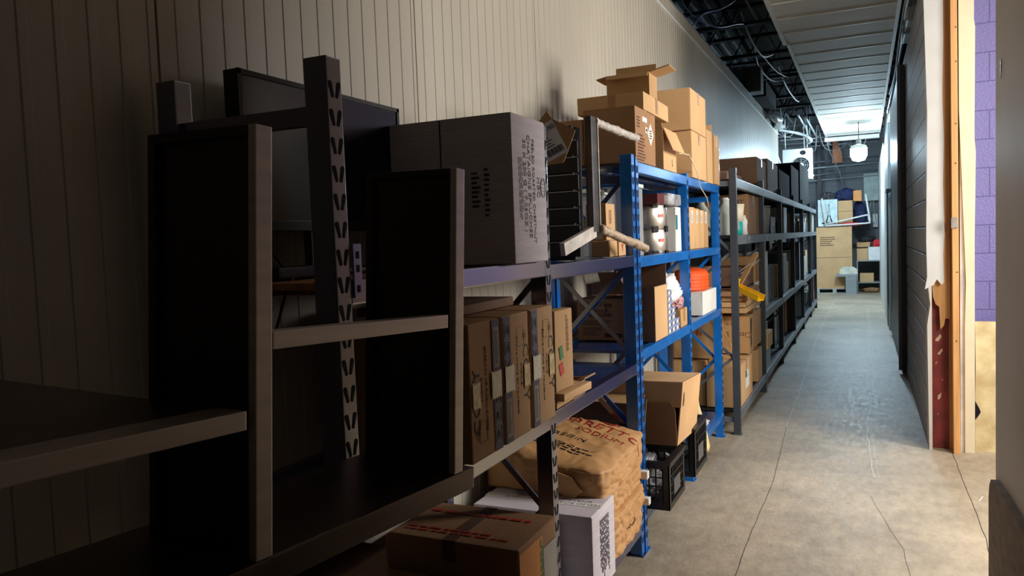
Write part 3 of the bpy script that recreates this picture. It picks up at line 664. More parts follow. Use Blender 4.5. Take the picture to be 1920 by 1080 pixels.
def sack(label, x1, y0, z0, dx, dy, dz, tilt=0, tily=0, seed=0):
    T = thing('paper_sack', label, 'sack', (x1 - dx / 2, y0 + dy / 2, z0), 0, 'brown paper sacks stacked on the bottom shelf')
    bm = NB(); bmesh.ops.create_cube(bm, size=2); bmesh.ops.subdivide_edges(bm, edges=bm.edges, cuts=44, use_grid_fill=True)
    def rid(x, y): return 1 - abs(noise.noise(Vector((x, y, seed * 3.1)))) * 3
    for v in bm.verts:
        p = v.co.copy(); q = 9.0
        n = (abs(p.x) ** q + abs(p.y) ** q) ** (1 / q); k = max(abs(p.x), abs(p.y)) / max(n, .001)
        X, Y, Z = p.x * k, p.y * k, p.z; e = max(abs(X), abs(Y)); Z *= 1 - .30 * max(0, e - .7) ** 1.6 / .3 ** 1.6
        side = max(0, (e - .9) / .1); a = math.atan2(Y, X)
        cr = max(0, rid(X * 2.2 + Y * 1.2, Y * 3.1)) * .07 + max(0, rid(X * 5 - Y * 3, Y * 4 + X * 2 + 9)) * .05
        Z += cr * (1 if Z > 0 else -.2) * (1 - side * .5) + noise.noise(Vector((X * 1.5, Y * 1.5, seed))) * .08
        sh = max(0, rid(a * 5, Z * .8 + 4)) * .035 + max(0, rid(a * 11, Z * 1.6)) * .02
        X *= 1 - sh * side; Y *= 1 - sh * side; Z = max(-1, Z); u = (Z + 1) / 2
        v.co = Vector((X * dx / 2, Y * dy / 2, u * (dz + tilt * (.5 - X * .5) + tily * (.5 + Y * .5))))
    b_ = obj('sack_body', bm, SACK, T, smooth=True)
    bm = NB(); M = Matrix.Translation((dx * .18, -dy / 2 - .004, dz * .55)) @ Matrix.Rotation(.5, 4, 'Y'); prism(bm, [(-.05, -.03), (.06, -.045), (.085, .02), (.02, .05), (-.06, .03)], M @ Matrix.Rotation(PI / 2, 4, 'X'), .006); obj('folded_end', bm, SACK, T)
    return T, b_
T, b_ = sack('bottom brown paper sack of the stack with dark lettering', -.995, 3.13, .18, .54, .54, .11, seed=1)
drape(text(T, 'DILUER', '+x', (.32, .02, .09), .045, INK), b_, (-1, 0, 0))
sack('second brown paper sack from the bottom of the stack', -.985, 3.12, .283, .56, .55, .115, seed=2)
T, b_ = sack('third brown paper sack, below the bulging top one', -1.0, 3.13, .39, .54, .54, .115, seed=3)
T, b_ = sack('topmost brown paper sack with red curved lettering on its top', -.985, 3.0, .497, .58, .68, .13, tilt=.10, tily=.03, seed=4)
def sm(x, y, rot): return Matrix.Translation((x, y, .5)) @ Matrix.Rotation(rot, 4, 'Z')
for tx, x, y, sz, m_ in (('CORRETTO', .06, .19, .10, INKR), ('SODIUM', .13, .08, .065, INKR), ('REGIN', .02, -.02, .06, INK)):
    drape(text(T, tx, '+z', (0, 0, 0), sz, m_, M=sm(x, y, -.12)), b_)
drape(lines(T, '+z', (.04, -.16, .5), .30, .10, 4, INK, -.15), b_)
bm = NB(); prism(bm, [(-.16, 0), (.22, 0), (.22, .06), (-.16, .07)], Matrix.Translation((-.05, .255, .5)), .001); drape(obj('red_band', bm, INKR, T), b_)
T = carton('pale card strip wedged by the blue post beside the sacks, upper one', -.99, 3.68, .40, .04, .04, .04, WHC, tape=None)
T = carton('pale card strip wedged by the blue post beside the sacks, lower one', -.985, 3.68, .27, .06, .04, .035, WHC, tape=None)

# ------------------------------------------------------------------ cartons on top of the bright blue rack
ZT = 1.982
T = carton('large printed carton with diamond label above the near blue post', -1.03, 3.78, ZT, .27, .40, .275, KR3, tape='x')
text(T, 'a', '-y', (-.235, 0, .17), .05, INK)
patch(T, 'diamond_label', '+x', (0, .295, .16), .085, .085, LAB, PI / 4)
lines(T, '+x', (0, .295, .16), .05, .05, 4, INK)
patch(T, 'white_label', '+x', (0, .18, .225), .09, .025, LAB); patch(T, 'white_label', '+x', (0, .21, .175), .04, .03, LAB); patch(T, 'ink_mark', '+x', (0, .21, .175), .02, .015, INK, off=.001)
lines(T, '+x', (0, .11, .09), .14, .11, 7, INKB); lines(T, '+x', (0, .10, .02), .16, .03, 2, INKB); lines(T, '+x', (0, .06, .2), .07, .06, 4, INKB)
T = carton('low brown carton with dark marks at the rear of the rack top', -1.31, 3.80, ZT, .24, .3, .235, KR3, tape='x')
patch(T, 'ink_mark', '-y', (-.14, 0, .19), .02, .03, INK); patch(T, 'ink_mark', '-y', (-.06, 0, .19), .03, .015, INK)
T = carton('long flat carton lying across the printed carton on the rack top', -1.03, 3.95, ZT + .279, .36, .56, .092, KR2, tape='x', rz=.0)
bm = NB(); box(bm, -.19, -.15, -.0012, 0, 0, .09); obj('tape_strip', bm, TAPE, T)
T = carton('upright open carton with drooping front flap on the rack top', -1.03, 4.36, ZT, .20, .33, .235, KR2, opened=[('+x', 158, .14), ('-y', 20, .03)]); text(T, 'L', '+x', (0, .22, .05), .06, INKB)
T = carton('small open carton with raised flaps, highest on the stack', -1.035, 4.10, ZT + .373, .235, .17, .125, KR, opened=[('+y', 8, .075), ('-y', 130, .04), ('+x', 78, .11), ('-x', 100, .06)])
T = carton('large tan carton on the far blue bay, upper of two', -1.02, 5.10, 2.292, .24, .53, .27, KR2, tape='x')
T = carton('large tan carton on the far blue bay, lower of two', -1.02, 5.12, ZT, .24, .50, .306, KR2, tape='x')
T = carton('shorter tan carton at the far end of the blue rack top', -1.03, 5.70, ZT, .30, .22, .38, KR2, opened=[('+y', 5, .06), ('-y', 10, .04)])
T = carton('tan carton edged with white film at far blue rack end', -1.02, 5.94, ZT, .30, .22, .37, KR, tape='x')
patch(T, 'film_edge', '+x', (0, .21, .19), .015, .37, FILM)
T = carton('brown carton behind the tan ones on the blue rack top', -1.30, 4.75, ZT, .24, .34, .30, KR, tape='y')
bm = NB(); tube(bm, [(-1.02, 4.72, 2.10), (-1.0, 4.92, 2.11), (-.99, 5.1, 2.02), (-.995, 5.25, 1.92), (-1.0, 5.5, 1.86), (-1.01, 5.62, 1.80)], .003); tag(obj('strap', bm, mat('cream_strap', C(225, 215, 190), .5)), 'cream packing strap hanging from cartons over the blue beam', 'strap')

# ------------------------------------------------------------------ steel pots and containers, upper shelf
def pot(label, z):
    T = thing('steel_canister', label, 'canister', (-1.165, 4.47, z), 0, 'stacked steel canisters')
    bm = NB(); lathe(bm, [(.115, 0), (.118, .004), (.118, .134), (.115, .138)], 40); obj('canister_body', bm, CHROME, T)
    for a in (-.9, -.15, .75):
        bm = NB(); M = Matrix.Rotation(a, 4, 'Z'); box(bm, .118, .126, -.018, .018, .122, .14, 0, .002, M); box(bm, .118, .126, -.018, .018, 0, .016, 0, .002, M); obj('clamp', bm, BLK, T)
    bm = NB(); M = Matrix.Rotation(-.55, 4, 'Z'); box(bm, .1175, .1195, -.02, .02, .065, .085, 0, 0, M); obj('red_sticker', bm, mat('orange_red', C(225, 90, 50), .5), T)
    return T
pot('polished steel canister on the blue shelf, lower of two', 1.506); pot('polished steel canister on the blue shelf, upper of two', 1.647)
T = thing('plastic_bin', 'clear plastic bin beside the near post on the upper blue shelf', 'bin', (-1.06, 3.86, 1.506))
bm = NB(); box(bm, -.15, 0, 0, .14, 0, .35, 0, .008); obj('bin_body', bm, CLEAR, T); bm = NB(); box(bm, -.155, .005, -.005, .145, .352, .372, 0, .004); obj('lid', bm, MILK, T)
T = thing('plastic_bin', 'clear plastic bin at the rear of the upper blue shelf', 'bin', (-1.27, 3.95, 1.506))
bm = NB(); box(bm, -.15, 0, 0, .2, 0, .33, 0, .008); obj('bin_body', bm, CLEAR, T); bm = NB(); box(bm, -.155, .005, -.005, .205, .332, .345, 0, .004); obj('lid', bm, MILK, T)
carton('dark red box lying on the steel canisters', -1.06, 4.32, 1.788, .20, .16, .06, MAR, tape=None)
T = thing('film_pack', 'pack of clear wrapped plastic cups on the steel canisters', 'pack', (-1.04, 4.50, 1.788))
bm = NB(); box(bm, -.2, 0, 0, .36, 0, .07, 0, .02)
obj('wrapped_pack', bm, FILM, T)
bm = NB()
for k in range(5): lathe(bm, [(.022, .004), (.03, .06)], 14, c=(-.06, .05 + k * .06, 0))
obj('cup_stack', bm, WHC, T)
T = carton('white carton with teal panel right of the steel canisters', -1.06, 4.76, 1.507, .18, .16, .275, WHC, tape=None); patch(T, 'teal_panel', '+x', (0, .03, .18), .05, .09, mat('teal_print', C(40, 120, 135), .5))
for k in range(4):
    lab = ['tall folded brown carton nearest the middle post on the upper shelf', 'second tall folded brown carton with white label', 'third tall folded brown carton with white label', 'last tall folded brown carton, label torn at its edge'][k]
    T = carton(lab, -1.08, 5.30 + k * .17, 1.507, .30, .155, .29 - .006 * k, KR2 if k < 3 else KR, tape=None, group='tall folded brown cartons')
    patch(T, 'white_label', '+x', (0, .06, .225), .06, .085, LAB); lines(T, '+x', (0, .06, .225), .07, .035, 2, INK, PI / 2)
T = carton('brown carton behind steel canisters on the upper blue shelf', -1.34, 4.35, 1.507, .16, .35, .25, KR, tape='y')

# ------------------------------------------------------------------ glove shelf (z 1.03)
T = carton('nitrile glove carton at the rear of the blue shelf', -1.21, 4.12, 1.032, .28, .30, .235, KR3, tape='y')
text(T, 'TouchFlex', '-y', (-.165, 0, .20), .042, INK); text(T, 'DISPOSABLE\nNITRILE GLOVES', '-y', (-.17, 0, .155), .026, INK)
lines(T, '-y', (-.17, 0, .10), .16, .03, 2, INKB); lines(T, '-y', (-.19, 0, .05), .11, .05, 4, INKB); patch(T, 'ink_panel', '-y', (-.07, 0, .03), .1, .02, INK)
T = carton('open glove carton with lit side painted pale and raised flap by the blue post', -1.035, 4.09, 1.032, .165, .29, .30, KR4, opened=[('+y', 3, .16), ('-x', 30, .1)])
text(T, 'NITRILE GLOVES', '-y', (-.06, 0, .17), .028, INKG, -PI / 2); text(T, 'NITRILE', '-y', (-.12, 0, .17), .022, INKG, -PI / 2)
patch(T, 'lit_side', '+x', (0, .145, .15), .285, .295, KR2)  # pale patch paints the lit aisle side over the dark card
GB = mat('glove_box_blue', C(150, 165, 200), .5, var=.25, scale=60)
n = 0
for i, (y, cnt) in enumerate(((4.40, 7), (4.50, 4), (4.60, 2))):
    for k in range(cnt):
        T = thing('glove_box', ['small blue and white glove box, bottom of the tall stack', 'small glove box in the tall stack, second up', 'small glove box in the tall stack, third up', 'small glove box in the tall stack, fourth up', 'small glove box in the tall stack, fifth up', 'small glove box in the tall stack, sixth up', 'small glove box topping the tall stack'][k] if i == 0 else
                  (['bottom glove box of the middle stack', 'second glove box of the middle stack', 'third glove box of the middle stack', 'top glove box of the middle stack'][k] if i == 1 else ['bottom glove box of the lowest stack', 'top glove box of the lowest stack'][k]) + ' beside the open carton',
                  'box', (-1.035, y, 1.032 + k * .037), 0, 'small glove boxes stacked beside the open carton')
        bm = NB(); box(bm, -.2, 0, 0, .095, 0, .036, 0, .002); obj('box_body', bm, GB, T); patch(T, 'white_print', '+x', (0, .03, .02), .045, .016, LAB); patch(T, 'navy_print', '+x', (0, .075, .018), .02, .02, INKBL)
def blob(name, label, cat, loc, s, m, seed=0, amp=.18, fr=2.5, flat=True, group=None, cuts=5):
    bm = NB(); bmesh.ops.create_icosphere(bm, subdivisions=cuts, radius=1)
    for v in bm.verts:
        p = v.co; d = 1 + amp * (noise.noise(p * fr + Vector((seed, 0, 0))) + .7 * (abs(noise.noise(p * fr * 2.3 + Vector((0, seed, 0)))) * -1.4 + .3) + .35 * noise.noise(p * fr * 6))
        q = p * d; v.co = Vector((q.x * s[0], q.y * s[1], (max(q.z, -.75) + .75) * s[2] if flat else q.z * s[2]))
    o = tag(obj(name, bm, m, None, True), label, cat, group); o.location = loc; return o
carton('small brown carton on the blue shelf under the white bag', -1.04, 4.76, 1.032, .2, .19, .115, KR, tape='x')
blob('plastic_bag', 'crumpled white plastic bag on a small carton near the middle post', 'bag', (-1.17, 4.80, 1.15), (.11, .19, .13), mat('white_bag', C(228, 230, 230), .35, var=.08, scale=15), 3, .25, 3)
blob('mesh_bag', 'red and white netting bag in front of the white bag', 'bag', (-1.085, 4.82, 1.15), (.045, .11, .05), mat('red_mesh', C(200, 150, 155), .6, var=.4, scale=60), 5, .2, 4)
T = carton('white carton under the orange bundle on the blue shelf', -1.045, 5.50, 1.032, .26, .55, .165, WHC, tape='y', tapem=TAPE)
bm = NB(); 
prof = [(.10, 0)] + [(.125 + .006 * math.sin(k * 2.4), .01 + k * .009) for k in range(14)] + [(.10, .15), (.05, .165), (.0, .168)]
lathe(bm, prof, 36, cap1=False); o = tag(obj('orange_bundle', bm, ORANGE), 'bundle of orange fabric straps on the white carton', 'bundle'); o.location = (-1.17, 5.72, 1.199); o.scale = (1, 1.5, 1)
T = thing('spray_can', 'black tin lying behind the glove carton flap', 'tin', (-1.3, 4.62, 1.032)); bm = NB(); lathe(bm, [(.05, 0), (.052, .02), (.052, .28), (.03, .31), (.02, .33)], 24); obj('tin_body', bm, BLK, T)
carton('open carton of foil and card at the rear of the blue shelf', -1.32, 4.55, 1.032, .17, .3, .31, KR4, opened=[('-y', 40, .07), ('+x', 60, .06)])

# ------------------------------------------------------------------ bottom of bright blue rack: crates, big carton
def crate(label, x1, y0, z0, dx, dy, dz):
    T = thing('plastic_crate', label, 'crate', (x1, y0, z0), 0, 'black vented plastic crates on the bottom shelf'); t = .006
    def side(bm, fixed, a0, a1, ax):
        def B(u0, u1, z0_, z1_, th=t):
            if ax == 'x': box(bm, u0, u1, fixed, fixed + th, z0_, z1_)
            else: box(bm, fixed, fixed + th, u0, u1, z0_, z1_)
        B(a0, a1, 0, .03); B(a0, a1, dz - .022, dz); B(a0, a0 + .035, .03, dz - .022); B(a1 - .035, a1, .03, dz - .022)
        n = int((a1 - a0 - .07) / .035)
        for k in range(n + 1): u = a0 + .035 + (a1 - a0 - .07) * k / max(1, n); B(u - .0035, u + .0035, .03, dz - .022)
        for k in range(1, 4): z = .03 + (dz - .052) * k / 4; B(a0 + .03, a1 - .03, z - .003, z + .003)
    bm = NB(); side(bm, 0, -dx, 0, 'x'); obj('side_wall', bm, BLK, T)
    bm = NB(); side(bm, dy - t, -dx, 0, 'x'); obj('side_wall', bm, BLK, T)
    bm = NB(); side(bm, -t, 0, dy, 'y'); obj('side_wall', bm, BLK, T)
    bm = NB(); side(bm, -dx, 0, dy, 'y'); obj('side_wall', bm, BLK, T)
    bm = NB(); box(bm, -dx + t, -t, t, dy - t, 0, .008); obj('crate_floor', bm, BLK, T)
    bm = NB(); box(bm, -.03, .008, -.008, dy + .008, dz, dz + .014); box(bm, -dx - .008, -dx + .03, -.008, dy + .008, dz, dz + .014); box(bm, -dx + .03, -.03, -.008, .02, dz, dz + .014); box(bm, -dx + .03, -.03, dy - .02, dy + .008, dz, dz + .014); obj('crate_rim', bm, BLK, T)
    patch(T, 'panel_label', '+x', (.001, dy * .45, dz * .42), dy * .4, dz * .35, mat('dull_label', C(80, 80, 82), .5))
    return T
crate('black vented crate with film bag, nearer of the two', -.915, 3.825, .202, .5, .36, .235)
crate('black vented crate under the big carton, farther of the two', -.905, 4.42, .202, .5, .37, .27)
blob('plastic_film', 'crumpled clear plastic film bag filling the nearer black crate', 'bag', (-1.15, 4.0, .215), (.15, .12, .14), FILM, 8, .28, 3)
blob('plastic_film', 'dark bagged goods inside the farther black crate', 'bag', (-1.15, 4.6, .215), (.15, .12, .14), mat('dark_film', C(80, 78, 80), .25, var=.4, scale=20, bump=.8, bscale=20), 9, .25, 3)
T = thing('cardboard_box', 'big open brown carton tipped over the black crates', 'box', M=Matrix.Translation((-.905, 3.985, .50)) @ Matrix.Rotation(math.radians(2), 4, 'Z') @ Matrix.Rotation(math.radians(-5), 4, 'X'))
t = .006; dx, dy, dz = .56, .60, .335
bm = NB(); box(bm, -dx, -dx + t, 0, dy, 0, dz); box(bm, -t, 0, 0, dy, 0, dz)
for v in bm.verts:
    if v.co.z > .1 : v.co.x += .03
box(bm, -dx + .03, 0.03, 0, dy, dz - t, dz); box(bm, -dx, 0, dy - t, dy, 0, dz); box(bm, -dx, 0, 0, dy, 0, t)
obj('carton', bm, KR2, T)
bm = NB(); prism(bm, [(-.26, -.02), (-.25, .20), (-.035, .205), (-.01, .17), (.0, -.02)], Matrix(((1, 0, 0, -.0), (0, 0, 1, -.01), (0, 1, 0, .02), (0, 0, 0, 1))), .006); obj('flap', bm, KR3, T)
bm = NB(); sheet(bm, [(-.5, .22), (.02, .20), (.03, .33), (-.53, .33)], -.004, .006); obj('flap', bm, KR2, T)
patch(T, 'pale_tape', '+x', (.026, .07, .24), .035, .07, mat('cream_sticker', C(215, 180, 130), .5))
T = thing('cardboard_box', 'dark flattened carton with loose flaps behind the near blue post', 'box', (-1.06, 3.86, .46), -.05)
bm = NB(); box(bm, -.42, -.0, 0, .005, 0, .3, 0, 0, Matrix.Rotation(-.3, 4, 'X')); obj('carton', bm, KR3, T)
bm = NB(); box(bm, -.44, -.02, 0, .16, .28, .286, 0, 0, Matrix.Rotation(.1, 4, 'X')); obj('flap', bm, KR, T)
# bay 2 bottom
T = thing('funnel', 'pale plastic funnel shape standing beyond the farther black crate', 'funnel', (-1.0, 5.0, .202)); bm = NB(); lathe(bm, [(.07, 0), (.075, .03), (.05, .16), (.012, .30), (.01, .33)], 24); obj('funnel_cone', bm, mat('amber_plastic', C(225, 205, 150), .35), T)
bm = NB()
for k in range(6): box(bm, -.3 - random.uniform(0, .02), 0, 0, .5, k * .006, k * .006 + .005, 0, 0, Matrix.Rotation(random.uniform(-.05, .05), 4, 'Z'))
o = tag(obj('paper_stack', bm, WHC), 'loose stack of white sheets on the bottom blue shelf', 'paper'); o.location = (-1.08, 5.25, .202)

# ------------------------------------------------------------------ grey rack contents
carton('large pale brown carton on the bottom grey shelf with green label', -.925, 6.36, .192, .27, .75, .34, KR2, tape='x').location
T = bpy.data.objects[-1] if False else [o for o in COL.objects if o.get('label', '').startswith('large pale brown carton on the bottom grey')][0]
patch(T, 'white_label', '+x', (0, .42, .15), .22, .10, LAB); patch(T, 'white_label', '+x', (0, .45, .22), .12, .05, LAB); patch(T, 'green_patch', '+x', (0, .35, .22), .06, .06, GRN, off=.001)
carton('brown carton at the rear of the bottom grey shelf near blue rack', -1.205, 6.38, .192, .28, .62, .37, KR, tape='x')
T = carton('crushed brown carton with upside-down lettering on the grey rack', -.93, 6.98, .545, .5, .85, .33, KR, rz=0, tape='x')
text(T, 'Citrus Dis', '-y', (-.12, 0, .17), .07, INKB, PI); text(T, 'de in', '-y', (-.16, 0, .26), .04, INKB, PI)
b2 = NB(); prism(b2, [(-.03, -.13), (.015, -.1), (.02, .02), (.04, .12), (-.01, .14), (-.035, .05)], fm('+x', (.001, .12, .17)), .001); obj('torn_hole', b2, SLOT, T)
T = carton('brown carton with red stamp under the blue-end shelf of the grey rack', -1.14, 6.45, .575, .34, .45, .34, KR, tape='y'); lines(T, '-y', (-.12, 0, .22), .05, .05, 2, INKR, PI / 2)
for k in range(4): carton(['flattened brown carton, lowest of the slumped flat pile', 'flattened brown carton, second of the slumped flat pile', 'flattened brown carton, third of the slumped flat pile', 'flattened brown carton topping the slumped flat pile'][k], -.92 - .012 * (k % 2), 6.75 + .03 * (k % 3), .925 + k * .048, .52, .95, .042, [KR, KR2, KR, KR3][k], rz=.008 * ((k % 3) - 1), tape='x', group='flattened cartons in the slumped pile')
carton('brown carton standing behind the big labelled one on the bottom grey shelf', -.93, 7.55, .192, .3, .32, .30, KR2, tape='x')
T = thing('yellow_scoop', 'yellow plastic channel lying on the flattened cartons', 'scoop', (-1.05, 6.80, 1.13), -.5); bm = NB(); Mx = Matrix.Rotation(.35, 4, 'Y')
box(bm, 0, .28, 0, .09, 0, .006, 0, 0, Mx); box(bm, 0, .28, 0, .006, 0, .05, 0, 0, Mx); box(bm, 0, .28, .084, .09, 0, .05, 0, 0, Mx); obj('channel', bm, YEL, T); bm = NB(); box(bm, -.002, .004, 0, .09, 0, .09, 0, 0, Mx); obj('end_cap', bm, YEL, T)
carton('dark brown carton above the yellow channel on the grey rack', -.97, 7.15, 1.13, .45, .5, .17, KR4, tape='x')
carton('brown carton at the back above the flat pile on the grey rack', -1.22, 6.5, 1.13, .2, .4, .2, KR4, tape='y')
T = thing('wooden_slat', 'brown folded card strip tied with white string above the flat pile', 'card strip', (-1.0, 6.9, 1.15)); bm = NB(); bar(bm, (0, 0, 0), (.12, .25, .27), .05, .012); obj('strip', bm, KR, T); bm = NB(); tube(bm, [(.0, .05, .12), (.06, .12, .17), (.16, .22, .22), (.05, .14, .13), (.0, .08, .1)], .004); obj('string_tie', bm, CABLE, T)
T = thing('wooden_slat', 'long pale wooden slat leaning inside the grey rack end', 'slat', (-1.0, 6.42, .50)); bm = NB(); bar(bm, (-.12, -.02, .45), (.05, 0, .08), .04, .02); obj('slat', bm, WOOD, T)
# milk jugs etc. on shelf 1.59
def jug(label, x, y, s=1.0):
    T = thing('plastic_jug', label, 'jug', (x, y, 1.592), 0, 'milky plastic jugs on the grey shelf')
    bm = NB(); pr_ = [(.075, 0), (.08, .01), (.08, .16), (.06, .22), (.028, .26), (.026, .285)]; lathe(bm, [(r * s, z * s) for r, z in pr_], 20)
    for v in bm.verts:
        if v.co.z < .2 * s: a = max(abs(v.co.x), abs(v.co.y)); q = math.hypot(v.co.x, v.co.y) / max(a, 1e-5); v.co.x *= q ** .6; v.co.y *= q ** .6
    obj('jug_body', bm, MILK, T); bm = NB(); lathe(bm, [(.03 * s, .285 * s), (.03 * s, .305 * s)], 16); obj('cap', bm, WHC, T)
    patch(T, 'grey_label', '+x', (.088 * s, 0, .09 * s), .09, .09, mat('label_grey2', C(170, 172, 172), .6)); return T
jug('milky jug with grey label nearest the blue rack end', -1.03, 6.42); jug('milky jug standing behind the first grey post', -1.04, 6.62); jug('milky jug at the rear beside the first grey post', -1.22, 6.45)
T = thing('teal_cup', 'teal plastic tub with cream top on the grey shelf', 'tub', (-1.0, 6.80, 1.592)); bm = NB(); lathe(bm, [(.05, 0), (.062, .11)], 24); obj('tub_body', bm, TEAL, T); bm = NB(); lathe(bm, [(.06, .112), (.075, .26), (.07, .262)], 24); obj('cream_top', bm, mat('cream_plastic', C(225, 218, 190), .5), T)
T = thing('spray_bottle', 'white printed bottle right of the teal tub', 'bottle', (-.96, 6.98, 1.592)); bm = NB(); lathe(bm, [(.035, 0), (.035, .12), (.02, .15), (.018, .17)], 18); obj('bottle_body', bm, WHC, T); patch(T, 'blue_print', '+x', (.036, 0, .06), .03, .06, INKBL)
T = carton('brown carton with printed name and barcode on the grey shelf', -.94, 7.10, 1.592, .42, .80, .36, KR3, rz=0, tape='x'); text(T, 'OEGOJET', '-y', (-.14, 0, .29), .05, INK)
patch(T, 'barcode_label', '-y', (-.07, 0, .06), .09, .06, KR4); lines(T, '-y', (-.07, 0, .06), .08, .05, 14, INK, vertical=True)
carton('large dark brown carton on the grey rack top', -.97, 9.0, 2.042, .47, 1.1, .38, KR4, tape='x')
T = carton('flat carton with folded cardboard on top at the grey rack near end', -1.0, 6.4, 2.042, .4, .8, .07, KR4, tape='y')
carton('brown carton behind the near end of the grey rack top', -.98, 8.15, 2.042, .46, .8, .33, KR4, tape='x')
for k, (y, l, d, hh, m) in enumerate(((10.3, 'long black carton on the grey rack top before the fan unit', 1.5, .36, SOOT), (12.1, 'black cabinet box on the grey rack top, second from the fan unit', 1.4, .55, SOOT), (13.8, 'tall black cabinet box on the grey rack top below the fan unit', 2.2, .72, SOOT))):
    carton(l, -.975, y, 2.042, .46, d, hh, m, tape=None)
# assorted goods deeper in the grey rack
rr = random.Random(11)
GOODS = [('brown', KR4), ('tan', KR), ('black', BLK), ('grey', GREY), ('white', WHC), ('dark green', mat('dark_green', C(18, 52, 48), .5)), ('dark red', MAR), ('milky white', MILK), ('pale', LAB), ('light brown', KR2), ('beige', KR)]
LV = {.192: (.55, 'bottom shelf'), .812: (.68, 'middle shelf'), 1.592: (.38, 'upper shelf')}
ORD = ['second', 'third', 'fourth', 'fifth', 'sixth']
for i in range(1, 6):
    for z, (hmax, nm) in LV.items():
        y = GF[i] + .06; k = 0
        while y < GF[i + 1] - .3:
            d = rr.uniform(.28, .6); d = min(d, GF[i + 1] - .06 - y); h = hmax * rr.uniform(.45, .95); cn, m = rr.choice(GOODS); x1 = -.94 - rr.uniform(0, .12)
            pos = ['at its near end', 'next along', 'toward its far end', 'at its far end', 'last in row'][min(k, 4)]
            kind = rr.random()
            lab = '%s %s, %s bay of the grey rack, %s, %s'
            if kind < .68:
                T = carton(lab % (cn, 'carton', ORD[i - 1], nm, pos), x1, y, z, .42, d, h, m, tape='x' if m in (KR, KR4, WHC) else None)
                if rr.random() < .5: patch(T, 'white_label', '+x', (0, d * .5, h * .5), d * .3, h * .25, LAB)
            elif kind < .85:
                T = thing('plastic_container', lab % ('milky', 'container', ORD[i - 1], nm, pos), 'container', (x1 - .16, y + .15, z)); d = min(d, .34)
                bm = NB(); lathe(bm, [(.11, 0), (.13, h * .8), (.12, h * .85)], 20); obj('container_body', bm, rr.choice([MILK, BLK, GRP]), T); bm = NB(); lathe(bm, [(.135, h * .86), (.135, h * .9), (.02, h * .93)], 20); obj('lid', bm, WHC, T)
            else:
                blob('plastic_bag', lab % ('crumpled', 'bag', ORD[i - 1], nm, pos), 'bag', (x1 - .2, y + .16, z), (.14, min(d, .34) * .36, h * .5), rr.choice([FILM, mat('white_bag', C(228, 230, 230), .35), NAVYF]), i * 7 + k, .22, 3, cuts=4)
            y += d + .03; k += 1
carton('small tan open carton poking out of the bottom bay of the grey rack', -.90, 8.12, .42, .3, .45, .16, KR2, tape=None)
carton('grey crate supporting the small tan carton on the grey rack', -.93, 8.12, .192, .4, .5, .226, GREY, tape=None)
carton('brown carton on the second level of the near grey bay', -.96, 7.72, 1.13, .4, .28, .25, KR, tape='x')
# ------------------------------------------------------------------ far end of the aisle
T = thing('pallet', 'wooden pallet under the tall tan carton at the far end', 'pallet', (-1.15, 21.2, 0))
bm = NB()
for x in (.0, .40, .80): box(bm, x, x + .09, 0, .9, .02, .11)
box(bm, 0, .89, 0, .1, .11, .13); box(bm, 0, .89, .4, .5, .11, .13); box(bm, 0, .89, .8, .9, .11, .13); box(bm, 0, .89, 0, .1, 0, .02); box(bm, 0, .89, .8, .9, 0, .02); obj('pallet_board', bm, mat('grey_pallet', C(180, 180, 170), .7), T)
T = carton('tall tan carton on a pallet at the far end of the aisle', -.29, 21.2, .13, .84, .85, 1.56, KR2, tape='x')
lines(T, '-y', (-.56, 0, 1.20), .36, .25, 5, INKB); bm = NB(); box(bm, -.83, -.01, -.0015, 0, .78, .79); obj('joint_seam', bm, INKB, T)
T = carton('white carton with tower drawing on top of the tall tan carton', -.62, 21.3, 1.71, .46, .5, .68, mat('pale_blue_card', C(205, 225, 228), .5), tape=None)
bm = NB(); ink = (lambda pl: prism(bm, pl, fm('-y', (-.20, 0, .1)), .001))
ink([(-.09, 0), (-.05, 0), (-.02, .12), (-.008, .40), (.008, .40), (.02, .12), (.05, 0), (.09, 0), (.03, .17), (.006, .48), (-.006, .48), (-.03, .17)]); ink([(-.16, -.04), (.16, -.04), (.18, .0), (-.18, .0)]); ink([(-.04, .15), (.04, .15), (.04, .17), (-.04, .17)])
obj('tower_drawing', bm, INK, T)
T = carton('tan carton beside the tower drawing carton, lower of two', -.27, 21.35, 1.71, .34, .4, .36, KR2, tape='x')
T = carton('tan carton beside the tower drawing carton, upper of two', -.27, 21.35, 2.075, .34, .4, .27, KR2, tape='x')
blob('navy_bag', 'navy fabric bag heaped on the tan cartons at the far end', 'bag', (-.42, 21.5, 2.35), (.26, .2, .17), NAVYF, 2, .22, 2.5)
blob('plastic_bag', 'small glossy grey bag left of the navy bag', 'bag', (-.85, 21.5, 2.39), (.18, .15, .11), mat('dark_film', C(80, 78, 80), .25), 6, .3, 3)
bm = NB(); sheet(bm, [(-.25, 2.33), (-.06, 2.31), (-.06, 2.58), (-.25, 2.58)], 21.28, .12)
tag(obj('orange_box', bm, ORC), 'orange box beside the navy bag at the far end', 'box')
blob('navy_bag', 'dark navy bag hanging at the right of the far cartons', 'bag', (-.10, 21.75, 1.72), (.16, .2, .36), NAVYF, 12, .2, 2.5)
T = thing('white_metal_frame', 'white tubular frame lying over the tall tan carton', 'frame', (-.9, 21.15, 1.72))
bm = NB(); tube(bm, [(0, 0, .0), (.95, .0, .03), (1.02, 0, .04), (1.02, 0, .12), (.93, 0, .75)], .022, 8); obj('frame_tube', bm, WHP, T)
bm = NB(); tube(bm, [(0, .03, .04), (.97, .02, .24), (1.0, .02, .10)], .02, 8); obj('frame_tube', bm, WHP, T)
bm = NB(); tube(bm, [(0, .03, .02), (-.08, .03, .7)], .022, 8); obj('frame_tube', bm, WHP, T)
